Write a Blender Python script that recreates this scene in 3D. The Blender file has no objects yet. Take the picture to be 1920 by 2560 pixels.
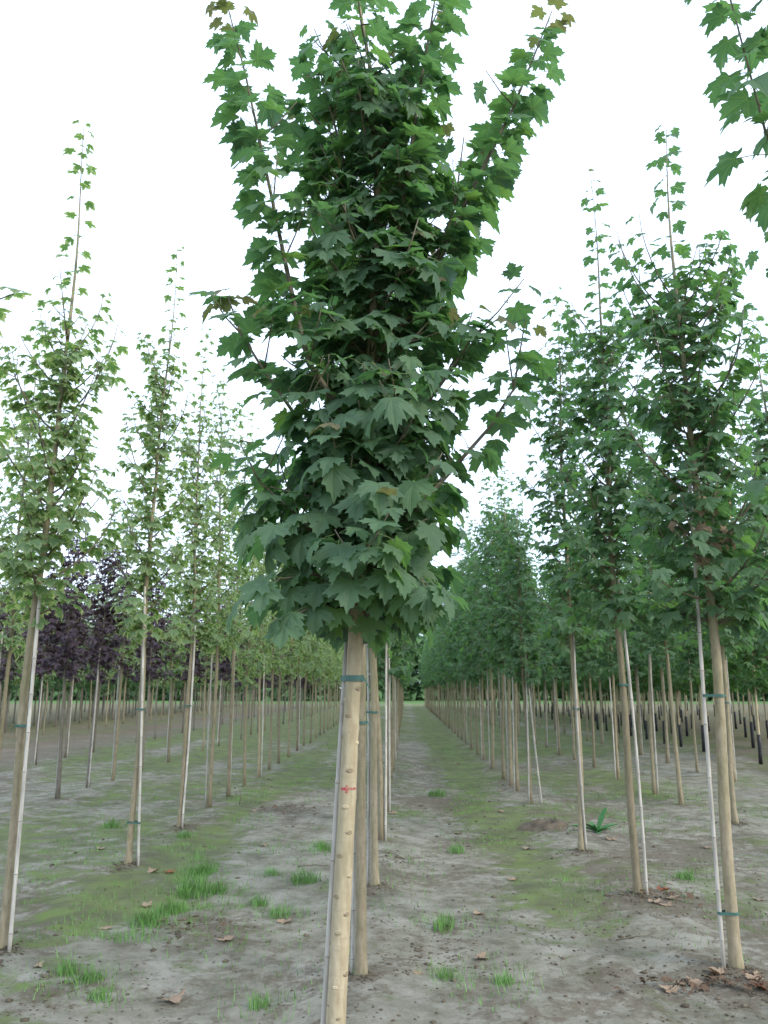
import bpy, math, random
import numpy as np
from mathutils import Vector, Matrix

scene = bpy.context.scene
COL = scene.collection
rad = math.radians

# ------------------------------------------------------------------ camera
cam_d = bpy.data.cameras.new('camera')
cam = bpy.data.objects.new('camera', cam_d)
COL.objects.link(cam)
CAM = np.array([0.0, 0.0, 1.6])
PITCH, YAW = rad(12.34), rad(1.52)
cam.location = CAM
cam.rotation_euler = (rad(90) + PITCH, 0, YAW)
cam_d.sensor_fit = 'VERTICAL'
cam_d.sensor_height = 24.0
cam_d.lens = 24.0 * 2020 / 2560
cam_d.clip_start = 0.05
cam_d.clip_end = 2000
cam_d.dof.use_dof = True
cam_d.dof.focus_distance = 3.6
cam_d.dof.aperture_fstop = 4.0
scene.camera = cam

# ------------------------------------------------------------------ light
SUN_EL, SUN_AZ = rad(32), math.atan2(0.80, -0.55)      # azimuth from +Y towards +X
world = bpy.data.worlds.new('World')
scene.world = world
world.use_nodes = True
wt = world.node_tree
wt.nodes.clear()
w_out = wt.nodes.new('ShaderNodeOutputWorld')
w_bg = wt.nodes.new('ShaderNodeBackground')
w_sky = wt.nodes.new('ShaderNodeTexSky')
w_sky.sky_type = 'NISHITA'
w_sky.sun_disc = False
w_sky.sun_elevation = SUN_EL
w_sky.sun_rotation = SUN_AZ
w_sky.dust_density = 3.0
w_mix = wt.nodes.new('ShaderNodeMix')
w_mix.data_type = 'RGBA'
w_mix.inputs['Factor'].default_value = 0.80            # thin bright overcast over the blue
w_mix.inputs[7].default_value = (7.7, 9.1, 11.5, 1)
wt.links.new(w_sky.outputs[0], w_mix.inputs[6])
wt.links.new(w_mix.outputs[2], w_bg.inputs[0])
w_bg.inputs[1].default_value = 0.12
wt.links.new(w_bg.outputs[0], w_out.inputs[0])

sun_d = bpy.data.lights.new('sun', 'SUN')
sun_d.energy = 1.3
sun_d.angle = rad(18)
sun_d.color = (1.0, 0.94, 0.84)
sun = bpy.data.objects.new('sun', sun_d)
COL.objects.link(sun)
sdir = Vector((math.sin(SUN_AZ) * math.cos(SUN_EL), math.cos(SUN_AZ) * math.cos(SUN_EL), math.sin(SUN_EL)))
sun.rotation_euler = sdir.to_track_quat('Z', 'Y').to_euler()

vs = scene.view_settings
scene.display_settings.display_device = 'sRGB'
vs.view_transform = 'Standard'
vs.look = 'None'
vs.exposure = 0.92
vs.gamma = 1.0
vs.use_curve_mapping = False
scene.cycles.max_bounces = 8
scene.cycles.transmission_bounces = 6
scene.cycles.use_denoising = True

# ------------------------------------------------------------------ helpers: noise, camera projection
FPX = 2020.0
_fw = np.array([-math.sin(YAW) * math.cos(PITCH), math.cos(YAW) * math.cos(PITCH), math.sin(PITCH)])
_rt = np.array([math.cos(YAW), math.sin(YAW), 0.0])
_up = np.cross(_rt, _fw)


def in_view(p):
    """which points the photograph could show (used only to leave out what lies outside it)"""
    v = np.asarray(p, float) - CAM
    z = v @ _fw
    zz = np.maximum(z, 1e-3)
    return 960 + FPX * (v @ _rt) / zz, 1280 - FPX * (v @ _up) / zz, z


def _hash(ix, iy, seed):
    h = np.sin(ix * 127.1 + iy * 311.7 + seed * 74.7) * 43758.5453
    return h - np.floor(h)


def vnoise(x, y, seed=0):
    x = np.asarray(x, float); y = np.asarray(y, float)
    ix, iy = np.floor(x), np.floor(y)
    fx, fy = x - ix, y - iy
    fx = fx * fx * (3 - 2 * fx); fy = fy * fy * (3 - 2 * fy)
    a = _hash(ix, iy, seed); b = _hash(ix + 1, iy, seed)
    c = _hash(ix, iy + 1, seed); d = _hash(ix + 1, iy + 1, seed)
    return (a * (1 - fx) + b * fx) * (1 - fy) + (c * (1 - fx) + d * fx) * fy


def fbm(x, y, seed=0, octaves=4):
    s = 0; a = 0.5; t = 0
    for k in range(octaves):
        s = s + a * vnoise(x * 2 ** k, y * 2 ** k, seed + k * 13); t += a; a *= 0.5
    return s / t


ROWS = [-14.6, -12.4, -7.6, -5.0, -2.45, -0.26, 1.8, 3.82, 5.6, 7.5, 9.4, 11.3, 13.2]


def ground_z(x, y):
    x = np.asarray(x, float); y = np.asarray(y, float)
    z = (fbm(x * 0.9, y * 0.9, 3, 3) - 0.5) * 0.09
    z = z + (fbm(x * 5, y * 5, 9, 3) - 0.5) * 0.035
    d = np.min([np.abs(x - r) for r in ROWS], axis=0)
    z = z + 0.035 * np.exp(-(d / 0.3) ** 2)
    for bx_, by_ in NEAR_BASES[:11]:
        z = z + 0.022 * np.exp(-((x - bx_) ** 2 + (y - by_) ** 2) / 0.012)
    return z


def gz(x, y):
    return float(ground_z(np.array([x]), np.array([y]))[0])


# ------------------------------------------------------------------ helpers: materials
def new_mat(name):
    m = bpy.data.materials.new(name)
    m.use_nodes = True
    nt = m.node_tree
    nt.nodes.clear()
    return m, nt


def N(nt, typ, **kw):
    n = nt.nodes.new(typ)
    for k, v in kw.items():
        if k.startswith('i_'):
            key = k[2:]
            n.inputs[int(key) if key.isdigit() else key].default_value = v
        else:
            setattr(n, k, v)
    return n


def L(nt, a, b):
    nt.links.new(a, b)


def math_n(nt, op, a, b=None, c=None, clamp=False):
    n = nt.nodes.new('ShaderNodeMath'); n.operation = op; n.use_clamp = clamp
    for i, v in enumerate((a, b, c)):
        if v is None: continue
        if isinstance(v, (int, float)): n.inputs[i].default_value = v
        else: nt.links.new(v, n.inputs[i])
    return n.outputs[0]


def mix_c(nt, f, a, b, blend='MIX'):
    n = nt.nodes.new('ShaderNodeMix'); n.data_type = 'RGBA'; n.blend_type = blend
    for i, v in ((0, f), (6, a), (7, b)):
        if isinstance(v, (int, float)): n.inputs[i].default_value = v
        elif isinstance(v, tuple): n.inputs[i].default_value = (*v, 1)
        else: nt.links.new(v, n.inputs[i])
    return n.outputs[2]


def ramp(nt, f, stops):
    n = nt.nodes.new('ShaderNodeValToRGB')
    e = n.color_ramp.elements
    while len(e) < len(stops): e.new(0.5)
    for k, (p, c) in enumerate(stops):
        e[k].position = p
        e[k].color = (*c, 1) if len(c) == 3 else c
    nt.links.new(f, n.inputs[0])
    return n.outputs[0]


def noise_n(nt, scale, detail=4, vec=None, rough=0.55):
    n = nt.nodes.new('ShaderNodeTexNoise')
    n.inputs['Scale'].default_value = scale; n.inputs['Detail'].default_value = detail
    n.inputs['Roughness'].default_value = rough
    if vec is not None: nt.links.new(vec, n.inputs['Vector'])
    return n.outputs['Fac']


def N_shift(nt, vec, oi):
    a = nt.nodes.new('ShaderNodeVectorMath'); a.operation = 'ADD'
    nt.links.new(vec, a.inputs[0])
    c = nt.nodes.new('ShaderNodeCombineXYZ')
    nt.links.new(math_n(nt, 'MULTIPLY', oi.outputs['Random'], 37.0), c.inputs[0])
    nt.links.new(c.outputs[0], a.inputs[1])
    return a.outputs[0]


def leaf_material(name, stops, under, trans, tfac, rough=0.42, margin=None, veins=(0.16, 0.24, 0.08), vstr=0.75, spec=0.45):
    m, nt = new_mat(name)
    uv = N(nt, 'ShaderNodeUVMap', uv_map='blade').outputs[0]
    uv2 = N(nt, 'ShaderNodeUVMap', uv_map='extra').outputs[0]
    sx = N(nt, 'ShaderNodeSeparateXYZ'); L(nt, uv, sx.inputs[0])
    s2 = N(nt, 'ShaderNodeSeparateXYZ'); L(nt, uv2, s2.inputs[0])
    oi = N(nt, 'ShaderNodeObjectInfo')
    r = math_n(nt, 'FRACT', math_n(nt, 'ADD', s2.outputs[1], oi.outputs['Random']))
    col = ramp(nt, r, stops)
    blot = noise_n(nt, 5, 3, uv)
    col = mix_c(nt, math_n(nt, 'MULTIPLY', math_n(nt, 'SUBTRACT', blot, 0.45, clamp=True), 1.2), col, mix_c(nt, 1.0, col, (0.55, 0.62, 0.5), 'MULTIPLY'))
    spot = math_n(nt, 'MULTIPLY', math_n(nt, 'SUBTRACT', noise_n(nt, 3.2, 2, N_shift(nt, uv, oi)), 0.66, clamp=True), 6, clamp=True)
    col = mix_c(nt, math_n(nt, 'MULTIPLY', spot, 0.55), col, (0.13, 0.13, 0.05))
    if margin:
        nz = noise_n(nt, 6, 2, uv)
        e = math_n(nt, 'ADD', s2.outputs[0], math_n(nt, 'MULTIPLY', math_n(nt, 'SUBTRACT', nz, 0.5), 0.55))
        k = math_n(nt, 'MULTIPLY', math_n(nt, 'SUBTRACT', e, 0.72), 14, clamp=True)
        col = mix_c(nt, k, col, margin)
    # veins: midrib and two pairs of side ribs leaving the blade's base
    ax = math_n(nt, 'ABSOLUTE', math_n(nt, 'SUBTRACT', sx.outputs[0], 0.0))
    ay = math_n(nt, 'SUBTRACT', sx.outputs[1], 0.06)
    best = ax
    for deg in (52, 98):
        c, s = math.cos(rad(deg)), math.sin(rad(deg))
        perp = math_n(nt, 'ABSOLUTE', math_n(nt, 'SUBTRACT', math_n(nt, 'MULTIPLY', ax, c), math_n(nt, 'MULTIPLY', ay, s)))
        best = math_n(nt, 'MINIMUM', best, perp)
    v = math_n(nt, 'SUBTRACT', 1.0, math_n(nt, 'MULTIPLY', best, 38), clamp=True)
    v = math_n(nt, 'MULTIPLY', v, vstr)
    col = mix_c(nt, v, col, veins)
    geo = N(nt, 'ShaderNodeNewGeometry')
    col = mix_c(nt, math_n(nt, 'MULTIPLY', geo.outputs['Backfacing'], 0.75), col, under)
    p = N(nt, 'ShaderNodeBsdfPrincipled')
    L(nt, col, p.inputs['Base Color'])
    rg = math_n(nt, 'ADD', math_n(nt, 'MULTIPLY', geo.outputs['Backfacing'], 0.25), rough)
    L(nt, rg, p.inputs['Roughness'])
    p.inputs['Specular IOR Level'].default_value = spec
    b = N(nt, 'ShaderNodeBump'); b.inputs['Strength'].default_value = 0.35; b.inputs['Distance'].default_value = 0.01
    L(nt, math_n(nt, 'ADD', blot, v), b.inputs['Height']); L(nt, b.outputs[0], p.inputs['Normal'])
    t = N(nt, 'ShaderNodeBsdfTranslucent')
    L(nt, mix_c(nt, 0.35, trans, mix_c(nt, 1.0, col, (2.2, 2.2, 1.4), 'MULTIPLY')), t.inputs[0])
    mx = N(nt, 'ShaderNodeMixShader'); mx.inputs[0].default_value = tfac
    L(nt, p.outputs[0], mx.inputs[1]); L(nt, t.outputs[0], mx.inputs[2])
    o = N(nt, 'ShaderNodeOutputMaterial'); L(nt, mx.outputs[0], o.inputs[0])
    return m


M = {}
M['leaf_green'] = leaf_material('leaf_green', [(0.0, (0.037, 0.086, 0.082)), (0.35, (0.050, 0.110, 0.097)), (0.66, (0.062, 0.130, 0.092)), (0.86, (0.066, 0.148, 0.062)), (1.0, (0.125, 0.21, 0.055))],
                                (0.095, 0.175, 0.080), (0.17, 0.38, 0.07), 0.45, rough=0.46, spec=0.75)
M['leaf_variegated'] = leaf_material('leaf_variegated', [(0.0, (0.060, 0.140, 0.060)), (0.5, (0.092, 0.178, 0.066)), (1.0, (0.125, 0.215, 0.060))],
                                     (0.15, 0.23, 0.11), (0.22, 0.42, 0.09), 0.40, spec=0.6, margin=(0.50, 0.52, 0.26), veins=(0.22, 0.28, 0.10))
M['leaf_purple'] = leaf_material('leaf_purple', [(0.0, (0.024, 0.017, 0.036)), (0.6, (0.038, 0.025, 0.046)), (1.0, (0.055, 0.034, 0.044))],
                                 (0.060, 0.040, 0.052), (0.10, 0.020, 0.030), 0.18, rough=0.38, veins=(0.09, 0.03, 0.04), spec=0.6)
M['leaf_bright'] = leaf_material('leaf_bright', [(0.0, (0.040, 0.110, 0.030)), (0.6, (0.055, 0.150, 0.035)), (1.0, (0.09, 0.19, 0.040))],
                                 (0.085, 0.165, 0.060), (0.10, 0.30, 0.03), 0.34)
M['leaf_young'] = leaf_material('leaf_young', [(0.0, (0.12, 0.15, 0.05)), (0.5, (0.15, 0.12, 0.07)), (1.0, (0.13, 0.19, 0.055))],
                                (0.17, 0.16, 0.09), (0.24, 0.27, 0.08), 0.40)
M['leaf_dry'] = leaf_material('leaf_dry', [(0.0, (0.20, 0.115, 0.06)), (0.4, (0.27, 0.17, 0.095)), (0.8, (0.36, 0.26, 0.17)), (1.0, (0.17, 0.085, 0.045))],
                              (0.36, 0.27, 0.19), (0.25, 0.13, 0.05), 0.10, rough=0.7, veins=(0.22, 0.15, 0.09), spec=0.2)
M['leaf_russet'] = leaf_material('leaf_russet', [(0.0, (0.22, 0.06, 0.025)), (1.0, (0.30, 0.09, 0.035))], (0.28, 0.10, 0.05), (0.3, 0.08, 0.03), 0.12, rough=0.6, spec=0.25)


def plain(name, color, rough=0.7, spec=0.3, var=0.25, scale=20.0, bump=0.0, stretch=None, obj_var=0.0):
    m, nt = new_mat(name)
    tc = N(nt, 'ShaderNodeTexCoord')
    vec = tc.outputs['Object']
    if stretch:
        mp = N(nt, 'ShaderNodeMapping'); mp.inputs['Scale'].default_value = stretch
        L(nt, vec, mp.inputs[0]); vec = mp.outputs[0]
    nz = noise_n(nt, scale, 5, vec)
    d = tuple(c * (1 - var) for c in color); l = tuple(min(1, c * (1 + var)) for c in color)
    col = ramp(nt, nz, [(0.3, d), (0.7, l)])
    if obj_var:
        oi = N(nt, 'ShaderNodeObjectInfo')
        hv = N(nt, 'ShaderNodeHueSaturation')
        L(nt, math_n(nt, 'ADD', math_n(nt, 'MULTIPLY', oi.outputs['Random'], obj_var), 1 - obj_var / 2), hv.inputs['Value'])
        L(nt, col, hv.inputs['Color']); col = hv.outputs[0]
    p = N(nt, 'ShaderNodeBsdfPrincipled')
    L(nt, col, p.inputs['Base Color']); p.inputs['Roughness'].default_value = rough
    p.inputs['Specular IOR Level'].default_value = spec
    if bump:
        b = N(nt, 'ShaderNodeBump'); b.inputs['Strength'].default_value = bump; b.inputs['Distance'].default_value = 0.01
        L(nt, nz, b.inputs['Height']); L(nt, b.outputs[0], p.inputs['Normal'])
    o = N(nt, 'ShaderNodeOutputMaterial'); L(nt, p.outputs[0], o.inputs[0])
    return m


M['petiole'] = plain('petiole', (0.14, 0.20, 0.065), 0.5)
M['petiole_purple'] = plain('petiole_purple', (0.10, 0.03, 0.03), 0.5)
M['twig_bark'] = plain('twig_bark', (0.135, 0.115, 0.075), 0.65, var=0.3, scale=30)
M['cane'] = plain('cane', (0.44, 0.41, 0.35), 0.5, spec=0.35, var=0.32, scale=7, stretch=(6, 6, 0.9), obj_var=0.5)
M['cane_node'] = plain('cane_node', (0.30, 0.26, 0.20), 0.6)
M['tie'] = plain('tie', (0.05, 0.125, 0.10), 0.5, spec=0.4, var=0.15)
M['guard'] = plain('guard', (0.018, 0.018, 0.02), 0.45, spec=0.4)
M['paint'] = plain('paint', (0.42, 0.05, 0.07), 0.6, var=0.3, scale=120)
_nt = M['paint'].node_tree                                    # marker paint that took unevenly on the bark
_o = next(n for n in _nt.nodes if n.type == 'OUTPUT_MATERIAL'); _p = next(n for n in _nt.nodes if n.type == 'BSDF_PRINCIPLED')
_tc = N(_nt, 'ShaderNodeTexCoord')
_p.inputs['Alpha'].default_value = 1.0
L(_nt, math_n(_nt, 'MULTIPLY', math_n(_nt, 'SUBTRACT', noise_n(_nt, 160, 3, _tc.outputs['Object']), 0.33, clamp=True), 4.0, clamp=True), _p.inputs['Alpha'])
M['knot'] = plain('knot', (0.26, 0.205, 0.13), 0.8, var=0.4, scale=80, bump=0.3)
M['grass'] = plain('grass', (0.12, 0.26, 0.055), 0.55, var=0.35, scale=4, obj_var=0.3)
M['grass_far'] = plain('grass_far', (0.075, 0.145, 0.055), 0.8, var=0.3, scale=0.3)
M['clod'] = plain('clod', (0.12, 0.098, 0.07), 0.95, spec=0.1, var=0.4, scale=9)
M['weed'] = plain('weed', (0.065, 0.20, 0.055), 0.5, var=0.3, scale=12)


def bark_material(name, base, dark, pale, algae, alg_amt, mottling=1.0):
    m, nt = new_mat(name)
    tc = N(nt, 'ShaderNodeTexCoord')
    mp = N(nt, 'ShaderNodeMapping'); mp.inputs['Scale'].default_value = (1, 1, 0.25)
    L(nt, tc.outputs['Object'], mp.inputs[0])
    n1 = noise_n(nt, 45, 6, mp.outputs[0], 0.6)
    n2 = noise_n(nt, 4, 4, tc.outputs['Object'])
    mp2 = N(nt, 'ShaderNodeMapping'); mp2.inputs['Scale'].default_value = (1, 1, 3.0)
    L(nt, tc.outputs['Object'], mp2.inputs[0])
    n3 = noise_n(nt, 22, 4, mp2.outputs[0], 0.65)
    col = ramp(nt, n1, [(0.28, dark), (0.5, base), (0.75, pale)])
    col = mix_c(nt, math_n(nt, 'MULTIPLY', math_n(nt, 'SUBTRACT', n3, 0.56, clamp=True), 3.0 * mottling, clamp=True), col, dark)
    oi = N(nt, 'ShaderNodeObjectInfo')
    n4 = noise_n(nt, 2.2, 3, tc.outputs['Object'])
    a = math_n(nt, 'MULTIPLY', math_n(nt, 'SUBTRACT', n4, 0.42, clamp=True), 3.0, clamp=True)
    col = mix_c(nt, math_n(nt, 'MULTIPLY', a, alg_amt), col, algae)
    hv = N(nt, 'ShaderNodeHueSaturation')
    L(nt, math_n(nt, 'ADD', math_n(nt, 'MULTIPLY', oi.outputs['Random'], 0.4), 0.78), hv.inputs['Value'])
    L(nt, col, hv.inputs['Color'])
    p = N(nt, 'ShaderNodeBsdfPrincipled'); L(nt, hv.outputs[0], p.inputs['Base Color'])
    p.inputs['Roughness'].default_value = 0.72; p.inputs['Specular IOR Level'].default_value = 0.25
    b = N(nt, 'ShaderNodeBump'); b.inputs['Strength'].default_value = 0.5; b.inputs['Distance'].default_value = 0.004
    L(nt, math_n(nt, 'ADD', n1, math_n(nt, 'MULTIPLY', n3, 0.8)), b.inputs['Height']); L(nt, b.outputs[0], p.inputs['Normal'])
    o = N(nt, 'ShaderNodeOutputMaterial'); L(nt, p.outputs[0], o.inputs[0])
    return m


M['bark_pale'] = bark_material('bark_pale', (0.44, 0.365, 0.235), (0.32, 0.255, 0.16), (0.54, 0.465, 0.32), (0.27, 0.26, 0.14), 0.6, 1.1)
M['bark'] = bark_material('bark', (0.295, 0.245, 0.16), (0.19, 0.155, 0.10), (0.37, 0.315, 0.215), (0.18, 0.175, 0.08), 0.8, 1.2)
M['bark_dark'] = bark_material('bark_dark', (0.19, 0.165, 0.13), (0.12, 0.10, 0.08), (0.25, 0.225, 0.18), (0.13, 0.13, 0.07), 0.5)

# ground: growth, soil tone and painted shade, held in vertex attributes and broken up by fine noise
def ground_material():
    m, nt = new_mat('soil')
    tc = N(nt, 'ShaderNodeTexCoord')
    v = tc.outputs['Object']
    mp = N(nt, 'ShaderNodeMapping'); mp.inputs['Scale'].default_value = (1.0, 1.6, 1.0); L(nt, v, mp.inputs[0])
    fine = noise_n(nt, 42, 8, v, 0.75)
    mid = noise_n(nt, 2.6, 8, v, 0.72)
    crumbs = noise_n(nt, 8, 8, v, 0.75)
    sand = ramp(nt, mid, [(0.34, (0.125, 0.118, 0.085)), (0.47, (0.215, 0.203, 0.155)), (0.62, (0.31, 0.295, 0.24))])
    sand = mix_c(nt, math_n(nt, 'MULTIPLY', math_n(nt, 'SUBTRACT', fine, 0.5, clamp=True), 1.6, clamp=True), sand, (0.17, 0.14, 0.10))

    def attr(name):
        return N(nt, 'ShaderNodeAttribute', attribute_name=name).outputs['Fac']
    damp_shade = math_n(nt, 'MULTIPLY', math_n(nt, 'SUBTRACT', math_n(nt, 'ADD', attr('damp_shade'), math_n(nt, 'MULTIPLY', math_n(nt, 'SUBTRACT', crumbs, 0.5), 3.2)), 0.36), 3.0, clamp=True)  # one mask for moist soil and for shade painted into the ground
    col = mix_c(nt, math_n(nt, 'MULTIPLY', damp_shade, 0.75), sand, ramp(nt, fine, [(0.35, (0.085, 0.068, 0.048)), (0.65, (0.17, 0.14, 0.10))]))
    mossn = noise_n(nt, 3.4, 9, v, 0.76)
    moss = math_n(nt, 'MULTIPLY', math_n(nt, 'SUBTRACT', math_n(nt, 'ADD', attr('moss'), math_n(nt, 'MULTIPLY', math_n(nt, 'SUBTRACT', mossn, 0.5), 3.0)), 0.38), 2.6, clamp=True)
    mosscol = ramp(nt, noise_n(nt, 3, 5, v), [(0.36, (0.085, 0.105, 0.042)), (0.5, (0.115, 0.155, 0.045)), (0.64, (0.135, 0.22, 0.040))])
    mosscol = mix_c(nt, math_n(nt, 'MULTIPLY', fine, 0.5), mosscol, (0.15, 0.14, 0.095))
    col = mix_c(nt, math_n(nt, 'MULTIPLY', moss, 0.85), col, mosscol)
    straw = math_n(nt, 'MULTIPLY', attr('straw'), math_n(nt, 'ADD', crumbs, 0.3), clamp=True)
    col = mix_c(nt, straw, col, (0.16, 0.12, 0.08))
    mead = math_n(nt, 'MULTIPLY', attr('meadow'), 1.0, clamp=True)
    col = mix_c(nt, mead, col, ramp(nt, noise_n(nt, 0.5, 5, v), [(0.3, (0.07, 0.135, 0.045)), (0.7, (0.12, 0.20, 0.065))]))
    p = N(nt, 'ShaderNodeBsdfPrincipled'); L(nt, col, p.inputs['Base Color'])
    p.inputs['Roughness'].default_value = 0.95; p.inputs['Specular IOR Level'].default_value = 0.12
    b = N(nt, 'ShaderNodeBump'); b.inputs['Strength'].default_value = 0.75; b.inputs['Distance'].default_value = 0.035
    L(nt, math_n(nt, 'ADD', math_n(nt, 'MULTIPLY', fine, 0.4), math_n(nt, 'ADD', crumbs, math_n(nt, 'MULTIPLY', moss, 0.25))), b.inputs['Height'])
    L(nt, b.outputs[0], p.inputs['Normal'])
    o = N(nt, 'ShaderNodeOutputMaterial'); L(nt, p.outputs[0], o.inputs[0])
    return m


M['soil'] = ground_material()


# ------------------------------------------------------------------ helpers: meshes and objects
def mesh_np(name, verts, faces, mats, uv=None, extra=None, mat_idx=None, smooth=True):
    """verts (n,3); faces: (m,3) array or list of lists; uv / extra per vertex (n,2)"""
    me = bpy.data.meshes.new(name)
    verts = np.asarray(verts, np.float32)
    if isinstance(faces, np.ndarray):
        k = faces.shape[1]; m = len(faces)
        me.vertices.add(len(verts)); me.vertices.foreach_set('co', verts.ravel())
        me.loops.add(m * k); me.loops.foreach_set('vertex_index', faces.astype(np.int32).ravel())
        me.polygons.add(m); me.polygons.foreach_set('loop_start', np.arange(0, m * k, k, dtype=np.int32))
        loops = faces.ravel()
    else:
        me.from_pydata(verts.tolist(), [], faces)
        loops = np.array([i for f in faces for i in f])
        m = len(faces)
    for mt in mats: me.materials.append(mt)
    if mat_idx is not None: me.polygons.foreach_set('material_index', np.asarray(mat_idx, np.int32))
    if smooth: me.polygons.foreach_set('use_smooth', np.ones(m, bool))
    if uv is not None:
        l1 = me.uv_layers.new(name='blade'); l1.data.foreach_set('uv', np.asarray(uv, np.float32)[loops].ravel())
        l2 = me.uv_layers.new(name='extra'); l2.data.foreach_set('uv', np.asarray(extra, np.float32)[loops].ravel())
    me.update(calc_edges=True)
    return me


def link(name, me, parent=None, loc=None):
    o = bpy.data.objects.new(name, me)
    COL.objects.link(o)
    if parent is not None: o.parent = parent
    if loc is not None: o.location = loc
    return o


def tag(o, label, cat, group=None):
    o['label'] = label; o['category'] = cat
    if group: o['group'] = group
    return o


def empty(name, loc, label, cat, group=None, rz=0.0):
    o = bpy.data.objects.new(name, None)
    COL.objects.link(o)
    o.location = loc; o.rotation_euler = (0, 0, rz); o.empty_display_size = 0.1
    return tag(o, label, cat, group)


def tube(pts, radii, segs=6, cap=True, noise=None):
    pts = np.asarray(pts, float); n = len(pts)
    tan = np.gradient(pts, axis=0); tan /= np.linalg.norm(tan, axis=1)[:, None] + 1e-9
    ref = np.array([0, 1.0, 0]) if abs(tan[0][1]) < 0.9 else np.array([1.0, 0, 0])
    V = []
    ang = np.linspace(0, 2 * math.pi, segs, endpoint=False)
    for i in range(n):
        t = tan[i]; u = np.cross(ref, t); u /= np.linalg.norm(u); w = np.cross(t, u)
        r = radii[i] * (np.ones(segs) if noise is None else noise[i])
        V.append(pts[i] + (np.cos(ang) * r)[:, None] * u + (np.sin(ang) * r)[:, None] * w)
    V = np.concatenate(V)
    F = []
    for i in range(n - 1):
        for j in range(segs):
            a = i * segs + j; b = i * segs + (j + 1) % segs
            F.append([a, b, b + segs, a + segs])
    if cap:
        F.append([j for j in range(segs)][::-1]); F.append([(n - 1) * segs + j for j in range(segs)])
    return V, F


def merge(parts):
    """parts: (verts, faces, mat) -> verts, faces, mat index"""
    V, F, MI, off = [], [], [], 0
    for v, f, mi in parts:
        V.append(np.asarray(v, float)); F += [[i + off for i in q] for q in f]; MI += [mi] * len(f); off += len(v)
    return np.concatenate(V), F, MI


# ------------------------------------------------------------------ maple leaf templates
HALF = [(0.16, -0.10), (0.44, -0.15), (0.37, -0.02), (0.52, 0.06), (0.41, 0.14), (0.67, 0.25), (0.61, 0.31), (0.84, 0.48),
        (0.63, 0.50), (0.60, 0.64), (0.45, 0.56), (0.26, 0.52), (0.36, 0.76), (0.235, 0.77), (0.20, 0.91), (0.10, 0.88)]
HALF_LOW = [(0.43, -0.15), (0.40, 0.12), (0.64, 0.26), (0.84, 0.48), (0.56, 0.52), (0.23, 0.46), (0.31, 0.72), (0.16, 0.84)]
C0 = np.array([0.0, 0.10])


def leaf_template(seed, detail):
    """detail 2: leaf with an inner ring and stalk; 1: fan with stalk; 0: few-sided fan, no stalk.
    Returns verts, tris, uv, edge, material index per tri, the twig end of the stalk (blade length = 1)"""
    r = np.random.RandomState(seed)
    half = HALF if detail else HALF_LOW
    sx = 1 + r.uniform(-0.10, 0.10); wr, wl = 1 + r.uniform(-0.08, 0.08), 1 + r.uniform(-0.08, 0.08)
    out = [(x * sx * wr, y) for x, y in half] + [(0.0, 1.06)] + [(-x * sx * wl, y) for x, y in half[::-1]] + [(0.0, 0.03)]
    out = np.array(out) + r.uniform(-0.016, 0.016, (len(out), 2))
    n = len(out)
    P = [C0]; edge = [0.0]
    if detail == 2:
        ring = C0 + (out - C0) * 0.55
        P2 = np.concatenate([[C0], ring, out]); edge = np.concatenate([[0], np.full(n, 0.55), np.ones(n)])
        T = []
        for i in range(n):
            j = (i + 1) % n
            T += [[0, 1 + j, 1 + i], [1 + i, 1 + j, 1 + n + j], [1 + i, 1 + n + j, 1 + n + i]]
    else:
        P2 = np.concatenate([[C0], out]); edge = np.concatenate([[0], np.ones(n)])
        T = [[0, 1 + (i + 1) % n, 1 + i] for i in range(n)]
    x, y = P2[:, 0], P2[:, 1]
    rr = np.hypot(x, y - 0.1)
    ang = np.arctan2(np.abs(x), y - 0.1)
    wild = 1.0 if seed % 4 else 2.2
    droop, fold, cup = r.uniform(0.10, 0.34) * wild, r.uniform(0.0, 0.34) * wild, r.uniform(-0.10, 0.18) * wild
    z = -droop * rr ** 2 + fold * np.abs(x) * 0.6 - cup * (y - 0.3) ** 2
    z = z - 0.06 * np.cos(ang * 7.0) * rr                     # lobes fold along their veins
    z = z + r.uniform(-0.25, 0.25) * x * np.maximum(y, 0) + 0.06 * wild * np.sin(x * 5 + seed) * rr     # a twist
    V = np.stack([x, y, z], 1)
    T = np.array(T); mi = np.zeros(len(T), int)
    a = rad(r.uniform(25, 62)); ln = r.uniform(0.65, 1.05)
    end = ln * np.array([r.uniform(-0.15, 0.15), -math.cos(a), -math.sin(a)])
    uv = P2.copy()
    if detail:
        p0 = np.array([0, 0.06, V[0, 2]]); pm = p0 + (end - p0) * 0.5 + np.array([0, 0, 0.06])
        pv, pf = tube([p0, pm, end], [0.014, 0.012, 0.018], 3, cap=False)
        off = len(V)
        tri = []
        for q in pf: tri += [[q[0], q[1], q[2]], [q[0], q[2], q[3]]]
        V = np.concatenate([V, pv]); T = np.concatenate([T, np.array(tri) + off]); mi = np.concatenate([mi, np.ones(len(tri), int)])
        uv = np.concatenate([uv, np.zeros((len(pv), 2))]); edge = np.concatenate([edge, np.zeros(len(pv))])
    # tris wind so that +Z is the upper face
    return dict(V=V, T=T, uv=uv, edge=np.asarray(edge), mi=mi, end=end)


NV = 11
TPL = {d: [leaf_template(100 + k, d) for k in range(NV)] for d in (0, 1, 2)}
_leaf_mesh = {}


def leaf_mesh(k, mat, stalk='petiole'):
    key = (k, mat)
    if key not in _leaf_mesh:
        t = TPL[2][k]
        ex = np.stack([t['edge'], np.full(len(t['V']), 0.0)], 1)
        _leaf_mesh[key] = mesh_np('leaf', t['V'], t['T'], [M[mat], M[stalk]], t['uv'], ex, t['mi'])
    return _leaf_mesh[key]


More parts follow.
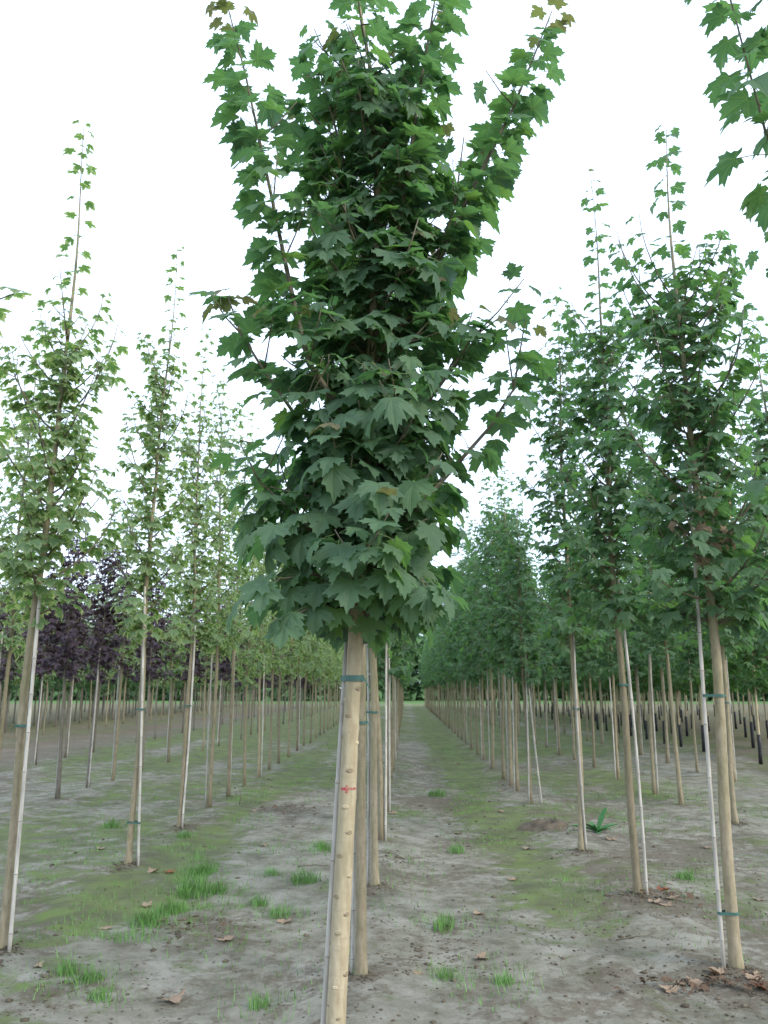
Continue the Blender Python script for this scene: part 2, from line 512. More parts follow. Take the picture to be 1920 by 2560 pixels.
class Leaves:
    """node, tip direction, upper-face normal, size, variant, random number"""
    def __init__(s): s.node, s.t, s.n, s.size, s.var, s.rnd, s.mat = [], [], [], [], [], [], []

    def add(s, node, t, n, size, var, rnd, mat=0):
        s.node.append(node); s.t.append(t); s.n.append(n); s.size.append(size); s.var.append(var); s.rnd.append(rnd); s.mat.append(mat)

    def frames(s):
        t = np.array(s.t, float); t /= np.linalg.norm(t, axis=1)[:, None]
        n = np.array(s.n, float); n -= (n * t).sum(1)[:, None] * t; n /= np.linalg.norm(n, axis=1)[:, None] + 1e-9
        x = np.cross(t, n)
        return np.stack([x, t, n], 2)                         # columns


def origins(Lv, R, detail):
    e = np.array([TPL[2 if detail == 2 else detail][v]['end'] for v in Lv.var])
    return np.array(Lv.node) - np.einsum('nij,nj->ni', R, e) * np.array(Lv.size)[:, None]


def join_leaves(name, Lv, idx, detail, mats):
    R = Lv.frames(); O = origins(Lv, R, detail); size = np.array(Lv.size); var = np.array(Lv.var); rnd = np.array(Lv.rnd); lm = np.array(Lv.mat)
    V, T, U, E, MI, off = [], [], [], [], [], 0
    idx = np.asarray(idx, int)
    for v in range(NV):
        ii = idx[var[idx] == v]
        if not len(ii): continue
        t = TPL[detail][v]; k = len(t['V'])
        W = np.einsum('nij,kj->nki', R[ii], t['V']) * size[ii][:, None, None] + O[ii][:, None, :]
        V.append(W.reshape(-1, 3))
        T.append((t['T'][None] + (np.arange(len(ii)) * k)[:, None, None] + off).reshape(-1, 3))
        U.append(np.tile(t['uv'], (len(ii), 1)))
        E.append(np.stack([np.tile(t['edge'], len(ii)), np.repeat(rnd[ii], k)], 1))
        MI.append(np.where(t['mi'][None] == 1, 1, np.where(lm[ii][:, None] > 0, lm[ii][:, None] + 1, 0)).ravel())
        off += k * len(ii)
    return np.concatenate(V), np.concatenate(T), np.concatenate(U), np.concatenate(E), np.concatenate(MI)


# ------------------------------------------------------------------ growing a tree
UP = np.array([0, 0, 1.0])


def unit(v):
    v = np.asarray(v, float); return v / (np.linalg.norm(v) + 1e-9)


def leaf_run(Lv, rng, pts, s0, step, size, axis_xy, droop, out_w, young=0.0, taper=True, cluster=1, jitter=0.0, small_tip=0.55):
    """opposite pairs of leaves along a shoot"""
    pts = np.asarray(pts, float)
    seg = np.linalg.norm(np.diff(pts, axis=0), axis=1); cum = np.concatenate([[0], np.cumsum(seg)]); tot = cum[-1]
    s = s0 * tot; k = 0; phase = rng.uniform(0, 6.28)
    while s < tot + 1e-6:
        p = np.array([np.interp(s, cum, pts[:, i]) for i in range(3)])
        j = min(np.searchsorted(cum, s), len(pts) - 1); j = max(j, 1)
        ax = unit(pts[j] - pts[j - 1])
        u = unit(np.cross(ax, [math.cos(phase), math.sin(phase), 0.1])); w = np.cross(ax, u)
        out = np.array([p[0] - axis_xy(p[2])[0], p[1] - axis_xy(p[2])[1], 0]); ro = np.linalg.norm(out)
        out = out / ro if ro > 0.03 else np.zeros(3)
        f = s / tot
        for sg in (1, -1):
            side = (u if k % 2 == 0 else w) * sg
            for c in range(cluster):
                if rng.rand() < 0.07: continue
                dr = rng.uniform(*droop)
                side2 = unit(side + rng.uniform(-0.5, 0.5, 3) * (0.6 + jitter))
                h = np.array([side2[0], side2[1], side2[2] * 0.3]) * 0.8 + out * out_w
                h = unit(h + rng.uniform(-0.15, 0.15, 3))
                t = unit(h - UP * dr)
                n = UP * 1.0 + h * (0.25 + 0.75 * dr) + rng.uniform(-0.38, 0.38, 3)
                sz = size * rng.uniform(0.72, 1.15) * (1 - (1 - small_tip) * max(0, (f - 0.75) / 0.25) if taper else 1)
                nd = p + rng.uniform(-1, 1, 3) * 0.012
                Lv.add(nd, t, n, sz, rng.randint(NV), rng.rand() * 0.999, 1 if (f > 0.93 and rng.rand() < young) else 0)
        k += 1
        s += step * rng.uniform(0.75, 1.3)


def grow(seed, H, hc, reach, whip, nb, size, step=0.085, lean=(0, 0), wob=0.02, r0=0.038, prof=0.5, rise=(0.9, 1.9), droop=(0.15, 0.9), cluster=1, leader=None, young=0.0, whip_step=0.11, twigs=2, bush=0):
    rng = np.random.RandomState(seed)
    ph = rng.uniform(0, 6.28, 4)

    def axis(z):
        if leader is not None:
            a = np.asarray(leader); return np.array([np.interp(z, a[:, 2], a[:, 0]), np.interp(z, a[:, 2], a[:, 1])])
        return np.array([lean[0] * z + wob * (math.sin(z * 1.3 + ph[0]) - math.sin(ph[0])) + wob * 0.4 * (math.sin(z * 3.1 + ph[1]) - math.sin(ph[1])),
                         lean[1] * z + wob * (math.sin(z * 1.1 + ph[2]) - math.sin(ph[2]))])
    zs = np.linspace(-0.05, H, 44)
    tp = np.array([[*axis(max(z, 0)), z] for z in zs])

    def radius(z):
        if z < hc: return r0 * (1 - 0.22 * z / hc) + 0.009 * math.exp(-max(z, 0) / 0.07)
        f = (z - hc) / (H - hc); return max(r0 * 0.78 * (1 - f) ** 0.85, 0.0028)
    tr = np.array([radius(z) for z in zs])
    zt = H - whip
    branches = []; Lv = Leaves()
    for i in range(nb):
        f = (i + rng.uniform(0, 0.9)) / nb
        z0 = hc + (zt - hc) * f
        az = i * 2.399 + rng.uniform(-0.4, 0.4)
        Lr = reach * (1 - prof * f) * rng.uniform(0.55, 1.15)
        rs = Lr * rng.uniform(*rise) * (0.75 + 0.5 * f)
        if f < 0.08: rs *= 0.35
        b = []
        kx, ky = rng.uniform(-0.1, 0.1, 2)
        for s in np.linspace(0, 1, 7):
            rr = Lr * (1 - (1 - s) ** 1.5); zz = z0 + rs * s ** 1.25
            c = axis(z0)
            b.append([c[0] + math.cos(az) * rr + kx * s * s, c[1] + math.sin(az) * rr + ky * s * s, zz])
        b = np.array(b); ln = np.linalg.norm(np.diff(b, axis=0), axis=1).sum()
        rb = np.linspace(min(0.013, 0.005 + 0.007 * ln) * (1 - 0.3 * f), 0.0022, 7)
        branches.append((b, rb))
        dd = (droop[0], droop[1] * (1.25 if f < 0.2 else 1.0))
        leaf_run(Lv, rng, b, 0.08, step, size * (1.1 - 0.25 * f), axis, dd, 0.75, young, cluster=cluster)
        for _ in range(twigs):
            s = rng.uniform(0.2, 0.8); q = b[int(s * 6)]
            d = np.array([math.cos(az), math.sin(az), 0]) * 0.4 + rng.uniform(-1, 1, 3) * [1, 1, 0.5] + [0, 0, 0.5]
            d = unit(d) * rng.uniform(0.12, 0.30) * (1 - 0.3 * f)
            tw = np.array([q, q + d * 0.55, q + d + [0, 0, 0.03]])
            branches.append((tw, np.array([0.0035, 0.0028, 0.002])))
            leaf_run(Lv, rng, tw, 0.3, step * 0.9, size * (1.05 - 0.25 * f), axis, dd, 0.6, young * 0.5)
    # short spur shoots on the stem that fill the heart of the crown
    for i in range(bush):
        f = rng.rand() ** 1.2; z0 = hc - 0.03 + (zt - hc) * f * 0.95; az = rng.uniform(0, 6.28); c = axis(z0)
        Lr = reach * rng.uniform(0.2, 0.5) * (1 - 0.5 * f)
        p = np.array([[c[0], c[1], z0], [c[0] + math.cos(az) * Lr * 0.6, c[1] + math.sin(az) * Lr * 0.6, z0 + Lr * 0.3], [c[0] + math.cos(az) * Lr, c[1] + math.sin(az) * Lr, z0 + Lr * 0.6]])
        branches.append((p, np.array([0.004, 0.003, 0.002])))
        leaf_run(Lv, rng, p, 0.4, 0.07, size * (1.1 - 0.2 * f), axis, (droop[0] + 0.2, droop[1] * 1.15), 0.9, 0)
    # the leader itself
    zl = zs[zs > hc]
    lp = np.array([[*axis(z), z] for z in zl])
    split = max(2, int(np.searchsorted(zl, zt)))
    leaf_run(Lv, rng, lp[:split + 1], 0.05, 0.16, size * 0.9, axis, droop, 0.3, 0)
    leaf_run(Lv, rng, lp[split:], 0.0, whip_step, size * 0.95, axis, (-0.1, 0.6), 0.0, young, small_tip=0.6)
    return dict(tp=tp, tr=tr, branches=branches, leaves=Lv, axis=axis, radius=radius, rng=rng, H=H, hc=hc)


def trunk_mesh(T, bark, segs=12, hi=True):
    rng = np.random.RandomState(int(abs(T['tp'][5][0]) * 1e6) % 9999 + 3)
    if hi:                                                    # finer rings, bud-scar swellings, uneven outline
        zs = np.concatenate([np.linspace(-0.05, T['hc'] + 0.3, 90), np.linspace(T['hc'] + 0.34, T['H'], 40)])
        pts = np.array([[*T['axis'](max(z, 0)), z] for z in zs]); rr = np.array([T['radius'](z) for z in zs])
        swell = np.zeros_like(zs); z = 0.25
        while z < T['hc']:
            swell += 0.0022 * np.exp(-((zs - z) / 0.012) ** 2); z += rng.uniform(0.14, 0.3)
        rr = rr + swell
        nz = 1 + 0.05 * np.array([[vnoise(zs_ * 7, j * 1.7, 5) - 0.5 for j in range(segs)] for zs_ in zs])
        V, F = tube(pts, rr, segs, noise=nz)
    else:
        V, F = tube(T['tp'][::2], T['tr'][::2], 7)
    return mesh_np('trunk', V, F, [M[bark]])


def stadium(c1, r1, c2, r2, z, width, th, n=10):
    """a strap round two round poles (c: xy)"""
    c1, c2 = np.array(c1), np.array(c2)
    d = c2 - c1; a0 = math.atan2(d[1], d[0])
    ring = []
    for k in range(n + 1):
        a = a0 + math.pi / 2 + math.pi * k / n; ring.append((c1 + r1 * np.array([math.cos(a), math.sin(a)]), np.array([math.cos(a), math.sin(a)])))
    for k in range(n + 1):
        a = a0 - math.pi / 2 + math.pi * k / n; ring.append((c2 + r2 * np.array([math.cos(a), math.sin(a)]), np.array([math.cos(a), math.sin(a)])))
    m = len(ring); V, F = [], []
    for p, nn in ring:
        for (o, h) in ((0.0008, -0.5), (th, -0.5), (th, 0.5), (0.0008, 0.5)):
            q = p + nn * o; V.append([q[0], q[1], z + h * width])
    for i in range(m):
        j = (i + 1) % m
        for k in range(4):
            F.append([i * 4 + k, j * 4 + k, j * 4 + (k + 1) % 4, i * 4 + (k + 1) % 4])
    p, nn = ring[n // 2 + 4 if n > 6 else 2]                  # knot and loose end
    t = np.array([-nn[1], nn[0]]); o = len(V)
    for (u, w, zz) in ((-0.008, 0, -0.6), (0.008, 0, -0.6), (0.008, 0, 0.6), (-0.008, 0, 0.6), (-0.006, 0.009, -0.5), (0.006, 0.009, -0.5), (0.006, 0.009, 0.5), (-0.006, 0.009, 0.5)):
        q = p + t * u + nn * w; V.append([q[0], q[1], z + zz * width])
    F += [[o + a for a in f] for f in ((4, 5, 6, 7), (0, 1, 5, 4), (1, 2, 6, 5), (2, 3, 7, 6), (3, 0, 4, 7))]
    o = len(V)
    for k in range(4):
        q = p + nn * (0.006 + 0.012 * k) + t * (0.006 * k)
        for e in (-0.3, 0.3): V.append([q[0], q[1], z + e * width - 0.006 * k * k])
    for k in range(3): F.append([o + 2 * k, o + 2 * k + 2, o + 2 * k + 3, o + 2 * k + 1])
    return np.array(V), F


def cane_mesh(p0, p1, r=0.0105, seed=0, fine=True):
    rng = np.random.RandomState(seed)
    p0, p1 = np.array(p0, float), np.array(p1, float); ln = np.linalg.norm(p1 - p0)
    ss, rr, node = [0.0], [r], [0]
    s = rng.uniform(0.1, 0.2)
    while s < ln - 0.05 and fine:
        ss += [s - 0.012, s - 0.003, s + 0.003, s + 0.012]; rr += [r, r * 1.16, r * 1.16, r]; s += rng.uniform(0.22, 0.34)
    ss.append(ln); rr.append(r * 0.9)
    ss = np.array(ss); bow = rng.uniform(-0.02, 0.02, 2)
    d = (p1 - p0) / ln
    pts = p0 + d * ss[:, None] + np.stack([bow[0] * np.sin(ss / ln * 3.1), bow[1] * np.sin(ss / ln * 3.1), 0 * ss], 1)
    V, F = tube(pts, rr, 9 if fine else 6)
    mi = []
    sg = 9 if fine else 6
    for q in range(len(F)):
        ring = q // sg
        mi.append(1 if fine and q < len(F) - 2 and ring >= 2 and (ring - 2) % 4 == 0 else 0)
    return mesh_np('bamboo_cane', V, F, [M['cane'], M['cane_node']], mat_idx=mi)


def shown(W, margin=30):
    px, py, z = in_view(W)
    return (z > 0.3) & (px > -margin) & (px < 1920 + margin) & (py > -margin) & (py < 2560 + margin)


def build_near(name, T, base, label, cat, group, leaf_mat, bark, n_leaf, stalk='petiole', rz=0.0, min_px=9, dry=()):
    root = empty(name, base, label, cat, group, rz)
    tk = link('trunk', trunk_mesh(T, bark, 14), root)
    for b, rb in T['branches']:
        V, F = tube(b, rb, 6)
        link('branch', mesh_np('branch', V, F, [M['twig_bark']]), root)
    Lv = T['leaves']
    R = Lv.frames(); O = origins(Lv, R, 2)
    size = np.array(Lv.size)
    ca, sa = math.cos(rz), math.sin(rz)
    Rz = np.array([[ca, -sa, 0], [sa, ca, 0], [0, 0, 1]])
    W = O @ Rz.T + np.array(base)
    vis = shown(W)
    dist = np.linalg.norm(W - CAM, axis=1)
    px = size * 1.5 / dist * FPX
    toward = ((CAM - (np.array(base) + [0, 0, 2.5]))[:2]); toward /= np.linalg.norm(toward)
    ax = np.array([T['axis'](z) for z in O[:, 2]])
    off = ((O[:, :2] - ax) @ Rz[:2, :2].T)
    score = px * (1 + 1.2 * np.clip((off @ toward) / 0.35, -0.6, 1) + 0.5 * np.clip(np.linalg.norm(off, axis=1) / 0.35, 0, 1))
    score = np.where(np.array(Lv.mat) == 2, score * 3, score)
    score[~vis] = -1
    score[px < min_px] = -1
    order = np.argsort(-score)
    chosen = [i for i in order[:n_leaf] if score[i] > 0]
    cs = set(chosen)
    rest = [i for i in range(len(size)) if i not in cs]
    mats = [leaf_mat, 'leaf_young', 'leaf_dry']
    for i in chosen:
        o = link('leaf', leaf_mesh(Lv.var[i], mats[Lv.mat[i]], stalk), root)
        mw = np.eye(4); mw[:3, :3] = R[i] * size[i]; mw[:3, 3] = O[i]
        o.matrix_local = Matrix(mw.tolist())
        if Lv.mat[i] == 2: o['label'] = 'dry brown curled leaf'
    if rest:
        V, F, U, E, MI = join_leaves('foliage', Lv, rest, 1, mats)
        f = link('foliage', mesh_np('foliage', V, F, [M[leaf_mat], M[stalk], M['leaf_young'], M['leaf_dry']], U, E, MI), root)
        f['kind'] = 'stuff'
    return root, tk


def far_meshes(seed, kw, leaf_mat, bark, detail, stalk='petiole', guard=False):
    T = grow(seed, **kw)
    parts = [(*tube(b[::2], rb[::2], 4, cap=False), 0) for b, rb in T['branches']]
    Lv = T['leaves']
    V, F, U, E, MI = join_leaves('crown', Lv, range(len(Lv.size)), detail, None)
    vb, fb, _ = merge(parts)
    tri = np.array([t for q in fb for t in ([q[0], q[1], q[2]], [q[0], q[2], q[3]])]) + len(V)
    crown = mesh_np('crown', np.concatenate([V, vb]), np.concatenate([F, tri]), [M[leaf_mat], M[stalk], M['leaf_young'], M['twig_bark']],
                    np.concatenate([U, np.zeros((len(vb), 2))]), np.concatenate([E, np.zeros((len(vb), 2))]),
                    np.concatenate([MI, np.full(len(tri), 3)]))
    return trunk_mesh(T, bark, hi=False), crown, T


# ================================================================== THE SETTING
def axis_grid(lo, hi, d0, g, c=0.0):
    a = [c]; d = d0
    while a[-1] < hi: a.append(a[-1] + d); d *= g
    b = [c]; d = d0
    while b[-1] > lo: b.append(b[-1] - d); d *= g
    return np.array(sorted(set(b + a)))


NEAR_BASES = [(1.87, 5.1), (1.77, 6.73), (1.73, 8.59), (-2.46, 5.3), (-2.52, 7.75), (-2.62, 9.81), (-0.26, 4.94), (-0.26, 7.04), (-0.27, 9.1), (-0.27, 11.1), (3.85, 10.14), (3.8, 8.2), (3.78, 11.83), (3.78, 13.06), (1.74, 12.0), (1.74, 13.3), (-2.65, 11.37), (-2.67, 12.7), (-2.7, 14.07), (-5.06, 10.24), (-5.1, 12.3), (-5.14, 14.69)]


def build_ground():
    xs = axis_grid(-900, 900, 0.065, 1.03)
    ys = axis_grid(-300, 1500, 0.05, 1.025, 5.0)
    X, Y = np.meshgrid(xs, ys)
    Z = ground_z(X, Y) * np.clip(1.3 - np.hypot(X, Y) / 130, 0, 1)
    nx, ny = len(xs), len(ys)
    i = np.arange(nx * ny).reshape(ny, nx)
    F = np.stack([i[:-1, :-1], i[:-1, 1:], i[1:, 1:], i[1:, :-1]], -1).reshape(-1, 4)
    me = mesh_np('ground', np.stack([X, Y, Z], -1).reshape(-1, 3), F, [M['soil']])
    x, y = X.ravel(), Y.ravel()
    row = lambda c, w: np.exp(-((x - c) / w) ** 2)
    n1 = fbm(x * 0.8, y * 0.45, 21, 4); n2 = fbm(x * 1.7, y * 1.2, 33, 4); n3 = fbm(x * 0.3, y * 0.15, 44, 3)
    moss = 0.27 + 1.3 * (n1 - 0.5)
    moss += 0.45 * row(-2.15, 0.32) + 0.22 * row(-3.3, 0.7) + 0.32 * row(-4.6, 0.5) + 0.30 * row(-5.4, 0.6) + 0.2 * row(-7.3, 0.6)
    moss += 0.40 * row(1.0, 0.40) * np.clip((y - 5.5) / 4, 0, 1) + 0.16 * row(1.35, 0.5) + 0.2 * row(2.6, 0.5) + 0.2 * row(3.7, 0.4) + 0.18 * row(4.7, 0.5)
    moss -= 0.30 * row(-1.1, 0.5) * np.clip(1.6 - y / 9, 0, 1) + 0.18 * row(0.35, 0.35) + 0.15 * row(1.7, 0.3)
    moss -= 0.25 * np.clip(1.5 - y / 4.6, 0, 1)
    moss += np.clip((y - 12) / 40, 0, 0.45)
    moss -= 0.5 * row(-10.2, 1.3)
    damp_shade = 0.14 + 1.2 * (n2 - 0.5) + 0.30 * row(1.78, 0.28) + 0.2 * row(-0.26, 0.22) + 0.22 * row(3.8, 0.35) + 0.16 * row(-2.45, 0.2) + 0.12 * row(0.5, 0.5) + 0.28 * row(2.6, 0.8)
    damp_shade += np.clip((np.abs(x) - 6.5) / 4, 0, 0.55) + 0.1  # outer ground coloured darker to stand for shade under the canopies
    # contact shade painted round near trunk feet, then spots of dark crumbled earth
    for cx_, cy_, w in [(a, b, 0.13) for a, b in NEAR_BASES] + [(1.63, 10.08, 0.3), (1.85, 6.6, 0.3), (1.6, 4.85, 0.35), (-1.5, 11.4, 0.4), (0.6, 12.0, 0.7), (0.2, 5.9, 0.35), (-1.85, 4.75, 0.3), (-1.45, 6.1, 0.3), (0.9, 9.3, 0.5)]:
        damp_shade += 0.5 * np.exp(-((x - cx_) / w) ** 2 - ((y - cy_) / (w * 1.1)) ** 2)
    straw = 0.9 * row(-10.8, 1.0) * np.clip((y - 12) / 8, 0, 1) + 0.8 * np.clip((x - 9.5) / 2, 0, 1) + 0.7 * np.clip((-x - 11.5) / 2, 0, 1)
    straw *= (0.35 + n3) * np.clip((120 - y) / 30, 0, 1)
    meadow = np.clip((y - 86) / 10, 0, 1) + np.clip((np.abs(x) - 60) / 20, 0, 1)
    for nm, a in (('moss', moss), ('damp_shade', damp_shade), ('straw', straw), ('meadow', np.clip(meadow, 0, 1))):
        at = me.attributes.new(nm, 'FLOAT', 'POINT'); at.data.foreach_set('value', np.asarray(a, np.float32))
    o = link('ground', me); o['kind'] = 'structure'


build_ground()

# ================================================================== THE HERO TREE
ORD = ['first', 'second', 'third', 'fourth', 'fifth', 'sixth', 'seventh', 'eighth', 'ninth', 'tenth', 'eleventh', 'twelfth', 'thirteenth', 'fourteenth']


SKIRT = [[(-0.205, 3.15, 1.918), (-0.338, 3.05, 2.029), (-0.464, 2.95, 1.994), (-0.514, 2.9, 1.957)],
         [(-0.205, 3.15, 1.868), (-0.318, 3.02, 1.913), (-0.391, 2.92, 1.865), (-0.410, 2.88, 1.82)],
         [(-0.170, 3.15, 1.935), (-0.046, 3.05, 2.029), (0.044, 2.97, 2.015), (0.076, 2.95, 1.97)],
         [(-0.223, 3.15, 2.09), (-0.388, 3.05, 2.21), (-0.48, 3.0, 2.20), (-0.53, 2.97, 2.165)]]


def hero():
    bx, by = -0.275, 3.2
    leader = [(-0.004, 0, -0.1), (0.0, 0, 0.0), (0.018, 0, 0.434), (0.052, 0, 1.2), (0.081, 0, 1.864), (0.115, 0, 2.507), (0.142, 0, 3.123), (0.16, 0, 3.789), (0.127, 0, 4.389), (0.071, 0, 4.771), (0.05, 0.0, 5.25)]
    kw = dict(H=5.2, hc=1.88, reach=0.40, whip=0.7, nb=50, size=0.108, step=0.095, twigs=2, bush=150, r0=0.0375, prof=0.5, rise=(0.55, 1.5), droop=(0.30, 1.15), leader=leader, young=0.35, whip_step=0.075)
    T = grow(11, **kw)
    rng = T['rng']; Lv = T['leaves']
    # the long shoots one can tell apart, as measured points (world)
    shoots = {
        'V_left': [(-0.213, 3.15, 2.65), (-0.325, 3.081, 2.80), (-0.385, 3.062, 2.889), (-0.439, 3.044, 3.093), (-0.491, 3.025, 3.333), (-0.543, 3.006, 3.578), (-0.607, 2.988, 3.873), (-0.674, 2.969, 4.177), (-0.759, 2.95, 4.502)],
        'V_right': [(-0.12, 3.22, 2.75), (-0.045, 3.25, 3.017), (0.118, 3.258, 3.367), (0.268, 3.267, 3.711), (0.402, 3.275, 3.998), (0.517, 3.283, 4.246), (0.614, 3.292, 4.502), (0.719, 3.3, 4.78)],
        'center2': [(-0.12, 3.18, 3.05), (-0.043, 3.15, 3.398), (0.019, 3.138, 3.79), (0.073, 3.125, 4.199), (0.128, 3.112, 4.526), (0.163, 3.1, 4.763)],
        'low_right': [(-0.17, 3.15, 2.1), (0.046, 3.1, 2.289), (0.204, 3.1, 2.467), (0.346, 3.1, 2.629), (0.443, 3.1, 2.785), (0.501, 3.1, 3.088)],
        'low_left': [(-0.2, 3.18, 2.35), (-0.266, 3.1, 2.48), (-0.435, 3.088, 2.671), (-0.571, 3.075, 2.866), (-0.669, 3.062, 3.023), (-0.726, 3.05, 3.183)],
        'low_left2': [(-0.19, 3.18, 2.0), (-0.247, 3.15, 2.114), (-0.414, 3.133, 2.261), (-0.582, 3.117, 2.41), (-0.659, 3.1, 2.56)],
        'right_mid': [(-0.15, 3.2, 2.4), (0.012, 3.2, 2.645), (0.165, 3.133, 2.841), (0.277, 3.067, 2.994), (0.383, 3.0, 3.05)],
        'mid_left': [(-0.14, 3.2, 3.4), (-0.228, 3.2, 3.745), (-0.31, 3.15, 4.084), (-0.371, 3.1, 4.307)],
        'r_up': [(-0.15, 3.2, 2.85), (-0.044, 3.2, 3.122), (0.139, 3.225, 3.438), (0.23, 3.25, 3.7), (0.283, 3.3, 4.1)],
    }
    b0 = np.array([bx, by, 0])
    for k, pts in shoots.items():
        p = np.array(pts) - b0
        ln = np.linalg.norm(np.diff(p, axis=0), axis=1).sum()
        n = len(p)
        r = np.linspace(0.006 + 0.0045 * ln, 0.0026, n)
        T['branches'].append((p, r))
        dense = 0.043 if k.startswith('V') or k == 'center2' else 0.075
        leaf_run(Lv, rng, p, 0.12, dense, 0.112, T['axis'], (-0.05, 0.6), 0.45, young=0.8, small_tip=0.6)
        # short side twigs on the long shoots
        if True:
            for s in (0.25, 0.4, 0.55, 0.7, 0.85):
                i = int(s * (n - 1)); q = p[i]
                d = unit([rng.uniform(-1, 1), rng.uniform(-1, 1), 0.7]) * rng.uniform(0.15, 0.3)
                tw = np.array([q, q + d * 0.5 + [0, 0, 0.01], q + d + [0, 0, 0.05]])
                T['branches'].append((tw, np.array([0.004, 0.003, 0.002])))
                leaf_run(Lv, rng, tw, 0.3, 0.08, 0.092, T['axis'], (0.1, 0.8), 0.5, young=0.2)
    for pts in SKIRT:
        p = np.array(pts) - b0
        T['branches'].append((p, np.array([0.008, 0.006, 0.004, 0.003])))
        leaf_run(Lv, rng, p, 0.25, 0.06, 0.122, T['axis'], (0.7, 1.8), 1.2, taper=False)
    # drooping skirt of big leaves under the crown, hung on short shoots
    for i in range(30):
        az = i * 2.4 + 0.3; z0 = 1.86 + 0.025 * i
        c = T['axis'](z0); rr = rng.uniform(0.16, 0.40)
        p = np.array([[c[0], c[1], z0], [c[0] + math.cos(az) * rr * 0.6, c[1] + math.sin(az) * rr * 0.6, z0 + 0.07], [c[0] + math.cos(az) * rr, c[1] + math.sin(az) * rr, z0 + 0.10]])
        T['branches'].append((p, np.array([0.006, 0.004, 0.003])))
        leaf_run(Lv, rng, p, 0.5, 0.08, 0.116, T['axis'], (0.8, 1.9), 1.3, taper=False)
    root, tk = build_near('green_maple', T, (bx, by, gz(bx, by) * 0), 'tall central green maple with pale trunk, green tie band and red paint mark', 'tree',
                          'young green maples in planted rows', 'leaf_green', 'bark_pale', 300, min_px=6)
    # bud scars on the stem
    for i, (z, az) in enumerate([(1.56, 3.4), (1.60, 5.6), (1.50, 4.3), (1.40, 5.9), (1.42, 3.3), (1.30, 4.9), (1.17, 4.6), (1.08, 5.2), (1.0, 4.2), (0.93, 5.6), (0.86, 4.0), (0.80, 5.4), (0.74, 4.5), (0.70, 3.4), (0.60, 5.7), (0.56, 4.5), (0.50, 3.7), (0.46, 5.0)]):
        c = T['axis'](z); r = T['radius'](z)
        V, F = [], []; ks = rng.uniform(0.6, 1.15); kh = rng.uniform(0.5, 1.5)
        for a in range(5):
            rr = (0.012, 0.010, 0.0065, 0.003, 0.0)[a] * ks; h = (-0.004, 0.0006, 0.0022, 0.0026, 0.0012)[a] * kh
            for b in range(9):
                q = b / 9 * 6.283; V.append([rr * 1.25 * math.cos(q), rr * 0.8 * math.sin(q), h])
        for a in range(4):
            for b in range(9): F.append([a * 9 + b, a * 9 + (b + 1) % 9, a * 9 + 9 + (b + 1) % 9, a * 9 + 9 + b])
        k = link('knot', mesh_np('knot', V, F, [M['knot' if i % 3 else 'bark_pale']]), tk)
        nrm = Vector((math.cos(az), math.sin(az), 0.0))
        Rm = Matrix((Vector((-nrm.y, nrm.x, 0)), Vector((0, 0, 1)), nrm)).transposed().to_4x4()
        Rm.translation = (c[0] + math.cos(az) * (r + 0.0005), c[1] + math.sin(az) * (r + 0.0005), z)
        k.matrix_local = Rm
    # red marker strokes sprayed on the bark
    V, F = [], []

    def stroke(z0, z1, a0, a1, n=10):
        o = len(V)
        for q in range(n + 1):
            a = a0 + (a1 - a0) * q / n
            for zz in (z0 + 0.0014 * math.sin(q * 2.1), z1 + 0.0014 * math.sin(q * 1.3 + 1)):
                zc = zz; c = T['axis'](zc); r = T['radius'](zc) * 1.015 + 0.0032
                V.append([c[0] + math.cos(a) * r, c[1] + math.sin(a) * r, zc])
        for q in range(n): F.append([o + 2 * q, o + 2 * q + 2, o + 2 * q + 3, o + 2 * q + 1])
    stroke(1.230, 1.239, 3.9, 4.95)
    stroke(1.2315, 1.238, 5.05, 5.8)
    stroke(1.220, 1.2295, 4.5, 4.8, 4)
    stroke(1.2415, 1.249, 4.55, 4.85, 4)
    mk = link('paint_mark', mesh_np('paint_mark', V, F, [M['paint']]), tk)
    # tie and cane
    cz = 1.64; c = T['axis'](cz); r = T['radius'](cz)
    b, t = np.array([-0.055, 0.055, -0.05]), np.array([c[0] - 0.03, c[1] + 0.042, 1.78])
    f = (cz + 0.05) / 1.83; cc = b + (t - b) * f
    V, F = stadium(c, r + 0.003, cc[:2], 0.012, cz, 0.022, 0.003)
    link('tie', mesh_np('tie', V, F, [M['tie']], smooth=False), root)
    cn = link('bamboo_cane', cane_mesh(b, t, 0.0115, 5), None, (bx, by, 0))
    tag(cn, 'pale bamboo cane tied close behind the tall central maple', 'cane', 'bamboo canes tied to the trees')
    return T


hero()

# ================================================================== NEAR TREES OF THE ROWS
GREEN = dict(H=6.0, hc=1.98, reach=0.47, whip=1.15, nb=44, size=0.096, step=0.105, bush=50, whip_step=0.075, r0=0.032, prof=0.45, rise=(0.9, 2.0), droop=(0.1, 0.8), young=0.15)
VARIE = dict(H=6.0, hc=2.0, reach=0.46, whip=1.35, nb=32, size=0.084, step=0.105, bush=50, twigs=2, whip_step=0.08, r0=0.030, prof=0.35, rise=(1.0, 2.2), droop=(0.1, 0.9))
PURP = dict(H=5.0, hc=1.95, reach=0.62, whip=1.3, nb=34, size=0.086, step=0.11, bush=50, r0=0.03, prof=0.75, rise=(1.0, 2.0), droop=(0.1, 0.9))


